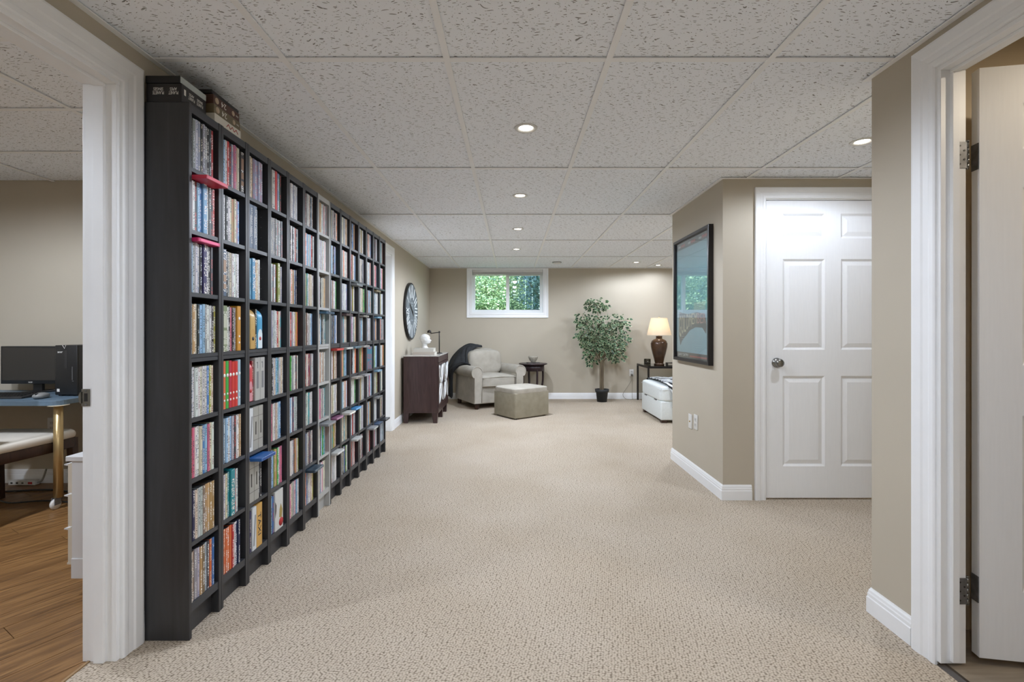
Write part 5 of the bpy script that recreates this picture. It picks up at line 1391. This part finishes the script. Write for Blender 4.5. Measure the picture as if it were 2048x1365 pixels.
# cables
def cable(label, pts, r=.0035, m=PLASTIC_B):
    t = tag(MB().tube(sm_path(pts), r, 6).build('cable', m), label, 'cable'); return t
cable('thick black cable hanging behind the right end of the desk', [(-2.99, 3.586, .72), (-2.975, 3.588, .62), (-2.93, 3.588, .5), (-2.99, 3.588, .36), (-2.94, 3.588, .26)], .006)
cable('thin black cable looping down behind the desk end', [(-2.86, 3.575, .66), (-2.90, 3.572, .6), (-2.90, 3.572, .5), (-2.88, 3.572, .4), (-2.9, 3.572, .3), (-2.86, 3.572, .2)], .004)
cable('black cable curling right towards the wall corner', [(-2.87, 3.588, .66), (-2.86, 3.588, .5), (-2.82, 3.588, .45), (-2.72, 3.588, .44)], .005)
cable('black cord lying on the office floor by the power strip', [(-3.6, 3.38, .006), (-3.3, 3.42, .006), (-3.0, 3.36, .006), (-2.6, 3.44, .006)], .006)
cable('second black cord lying nearer on the office floor', [(-3.42, 3.2, .006), (-3.3, 3.16, .006), (-3.1, 3.2, .006), (-2.7, 3.12, .006)], .005)
cable('black cable lying behind the keyboard on the desk', [(-3.35, 3.33, DZ + .005), (-3.25, 3.36, DZ + .02), (-3.17, 3.40, DZ + .03), (-3.13, 3.5, DZ + .005)], .005)
ps = thing('power_strip', 'white power strip lying along the office baseboard', 'power strip', (-3.6, OFF_Y - .05, 0))
b = MB(); b.box(-.12, .08, -.02, .02, 0.001, .035); b.build('body', PLASTIC_W, ps, bevel=.004)
b = MB()
for k in range(3): b.box(-.1 + k * .04, -.1 + k * .04 + .016, -.0206, -.0196, .012, .024)
b.build('sockets', PLASTIC_B2, ps)
b = MB(); b.box(.03, .06, -.022, -.0195, .01, .026); b.build('switch', INKR, ps)
b = MB(); b.tube(sm_path([(.08, 0, .018), (.11, 0, .03), (.13, 0, .07), (.125, .02, .11)]), .006, 6); b.build('cord', mat('cord_light', '#9a9890', .6), ps)
# dining style chair under the desk
dc = thing('side_chair', 'dark wood chair with a cream padded seat under the desk', 'chair', (-3.215, 2.98, 0))
sp_ = [(-.27, -.27), (.235, -.27), (.27, .10), (.262, .26), (.2, .30), (-.24, .30), (-.29, .26), (-.30, .1)]
b = MB(); b.prism(sp_, 'z', .36, .425); b.build('seat_rail', WENGE, dc, bevel=.006)
b = MB(); b.prism([(x * 1.01, y * 1.01) for x, y in sp_], 'z', .42, .475); b.build('seat_pad', CREAMF, dc, bevel=.022, seg=4, smooth=True)
for lx, ly, tx, ty in ((.235, .26, .0, .02), (-.27, .26, 0, .02), (.225, -.25, 0, -.05), (-.26, -.25, 0, -.05)):
    b = MB(); b.add([(lx - .022, ly - .022, .42), (lx + .022, ly - .022, .42), (lx + .022, ly + .022, .42), (lx - .022, ly + .022, .42), (lx + tx - .016, ly + ty - .016, 0), (lx + tx + .016, ly + ty - .016, 0), (lx + tx + .016, ly + ty + .016, 0), (lx + tx - .016, ly + ty + .016, 0)],
                   [(0, 1, 2, 3), (4, 7, 6, 5), (0, 4, 5, 1), (1, 5, 6, 2), (2, 6, 7, 3), (3, 7, 4, 0)]); b.build('leg', WENGE, dc)
for lx in (.225, -.26): b = MB(); b.tube([(lx, -.25, .4), (lx, -.28, .65), (lx, -.33, .98)], .018, 8); b.build('back_post', WENGE, dc)
b = MB(); b.box(-.26, .225, -.34, -.31, .88, .98); b.box(-.26, .225, -.305, -.28, .6, .66); b.build('back_rail', WENGE, dc)
# white drawer unit
du_ = thing('drawer_unit', 'white rolling drawer unit just inside the office doorway', 'drawer unit', (0, 0, 0))
ux0, ux1, uy0, uy1 = -1.915, -1.5, 2.08, 2.46
LAM = mat('white_laminate', '#d2d2d3', .4)
b = MB(); b.box(ux0, ux1, uy0, uy1, .07, .578); b.build('body', LAM, du_, bevel=.002, seg=1)
b = MB(); b.box(ux0 - .022, ux1 + .004, uy0 - .006, uy1 + .006, .578, .6); b.build('top', LAM, du_, bevel=.002, seg=1)
b = MB(); b.box(ux0 + .002, ux1, uy0 - .004, uy0 + .0, .07, .155); b.build('side_kick', LAM, du_)
zz = [.135, .29, .435, .57]
CRM = mat('drawer_cream', '#cfc6b6', .5)
for k in range(3):
    b = MB(); b.box(ux0 - .018, ux0, uy0 + .003, uy1 - .003, zz[k] + .004, zz[k + 1] - .004); d = b.build('drawer_front', CRM, du_)
    b = MB(); b.prism([(ux0 - .018, zz[k + 1] - .012), (ux0 - .035, zz[k + 1] - .010), (ux0 - .035, zz[k + 1] - .006), (ux0 - .018, zz[k + 1] - .004)], 'y', uy0 + .003, uy1 - .003); b.build('pull_lip', LAM, d)
b = MB(); b.prism([(ux0 - .022, .128), (ux0, .128), (ux0, .138), (ux0 - .022, .136)], 'y', uy0 + .003, uy1 - .003); b.build('bottom_lip', CRM, du_)
for xx in (ux0 + .05, ux1 - .05):
    for yy in (uy0 + .05, uy1 - .05):
        b = MB(); b.lathe([(0, -.01), (.026, -.01), (.028, 0), (.026, .01), (0, .01)], (xx, yy, .029), 16, axis='x'); b.box(xx - .014, xx + .014, yy - .012, yy + .012, .045, .071); b.build('caster', PLASTIC_B, du_)
print('individual cases', n_ind, 'stuff cases', len(stuff))
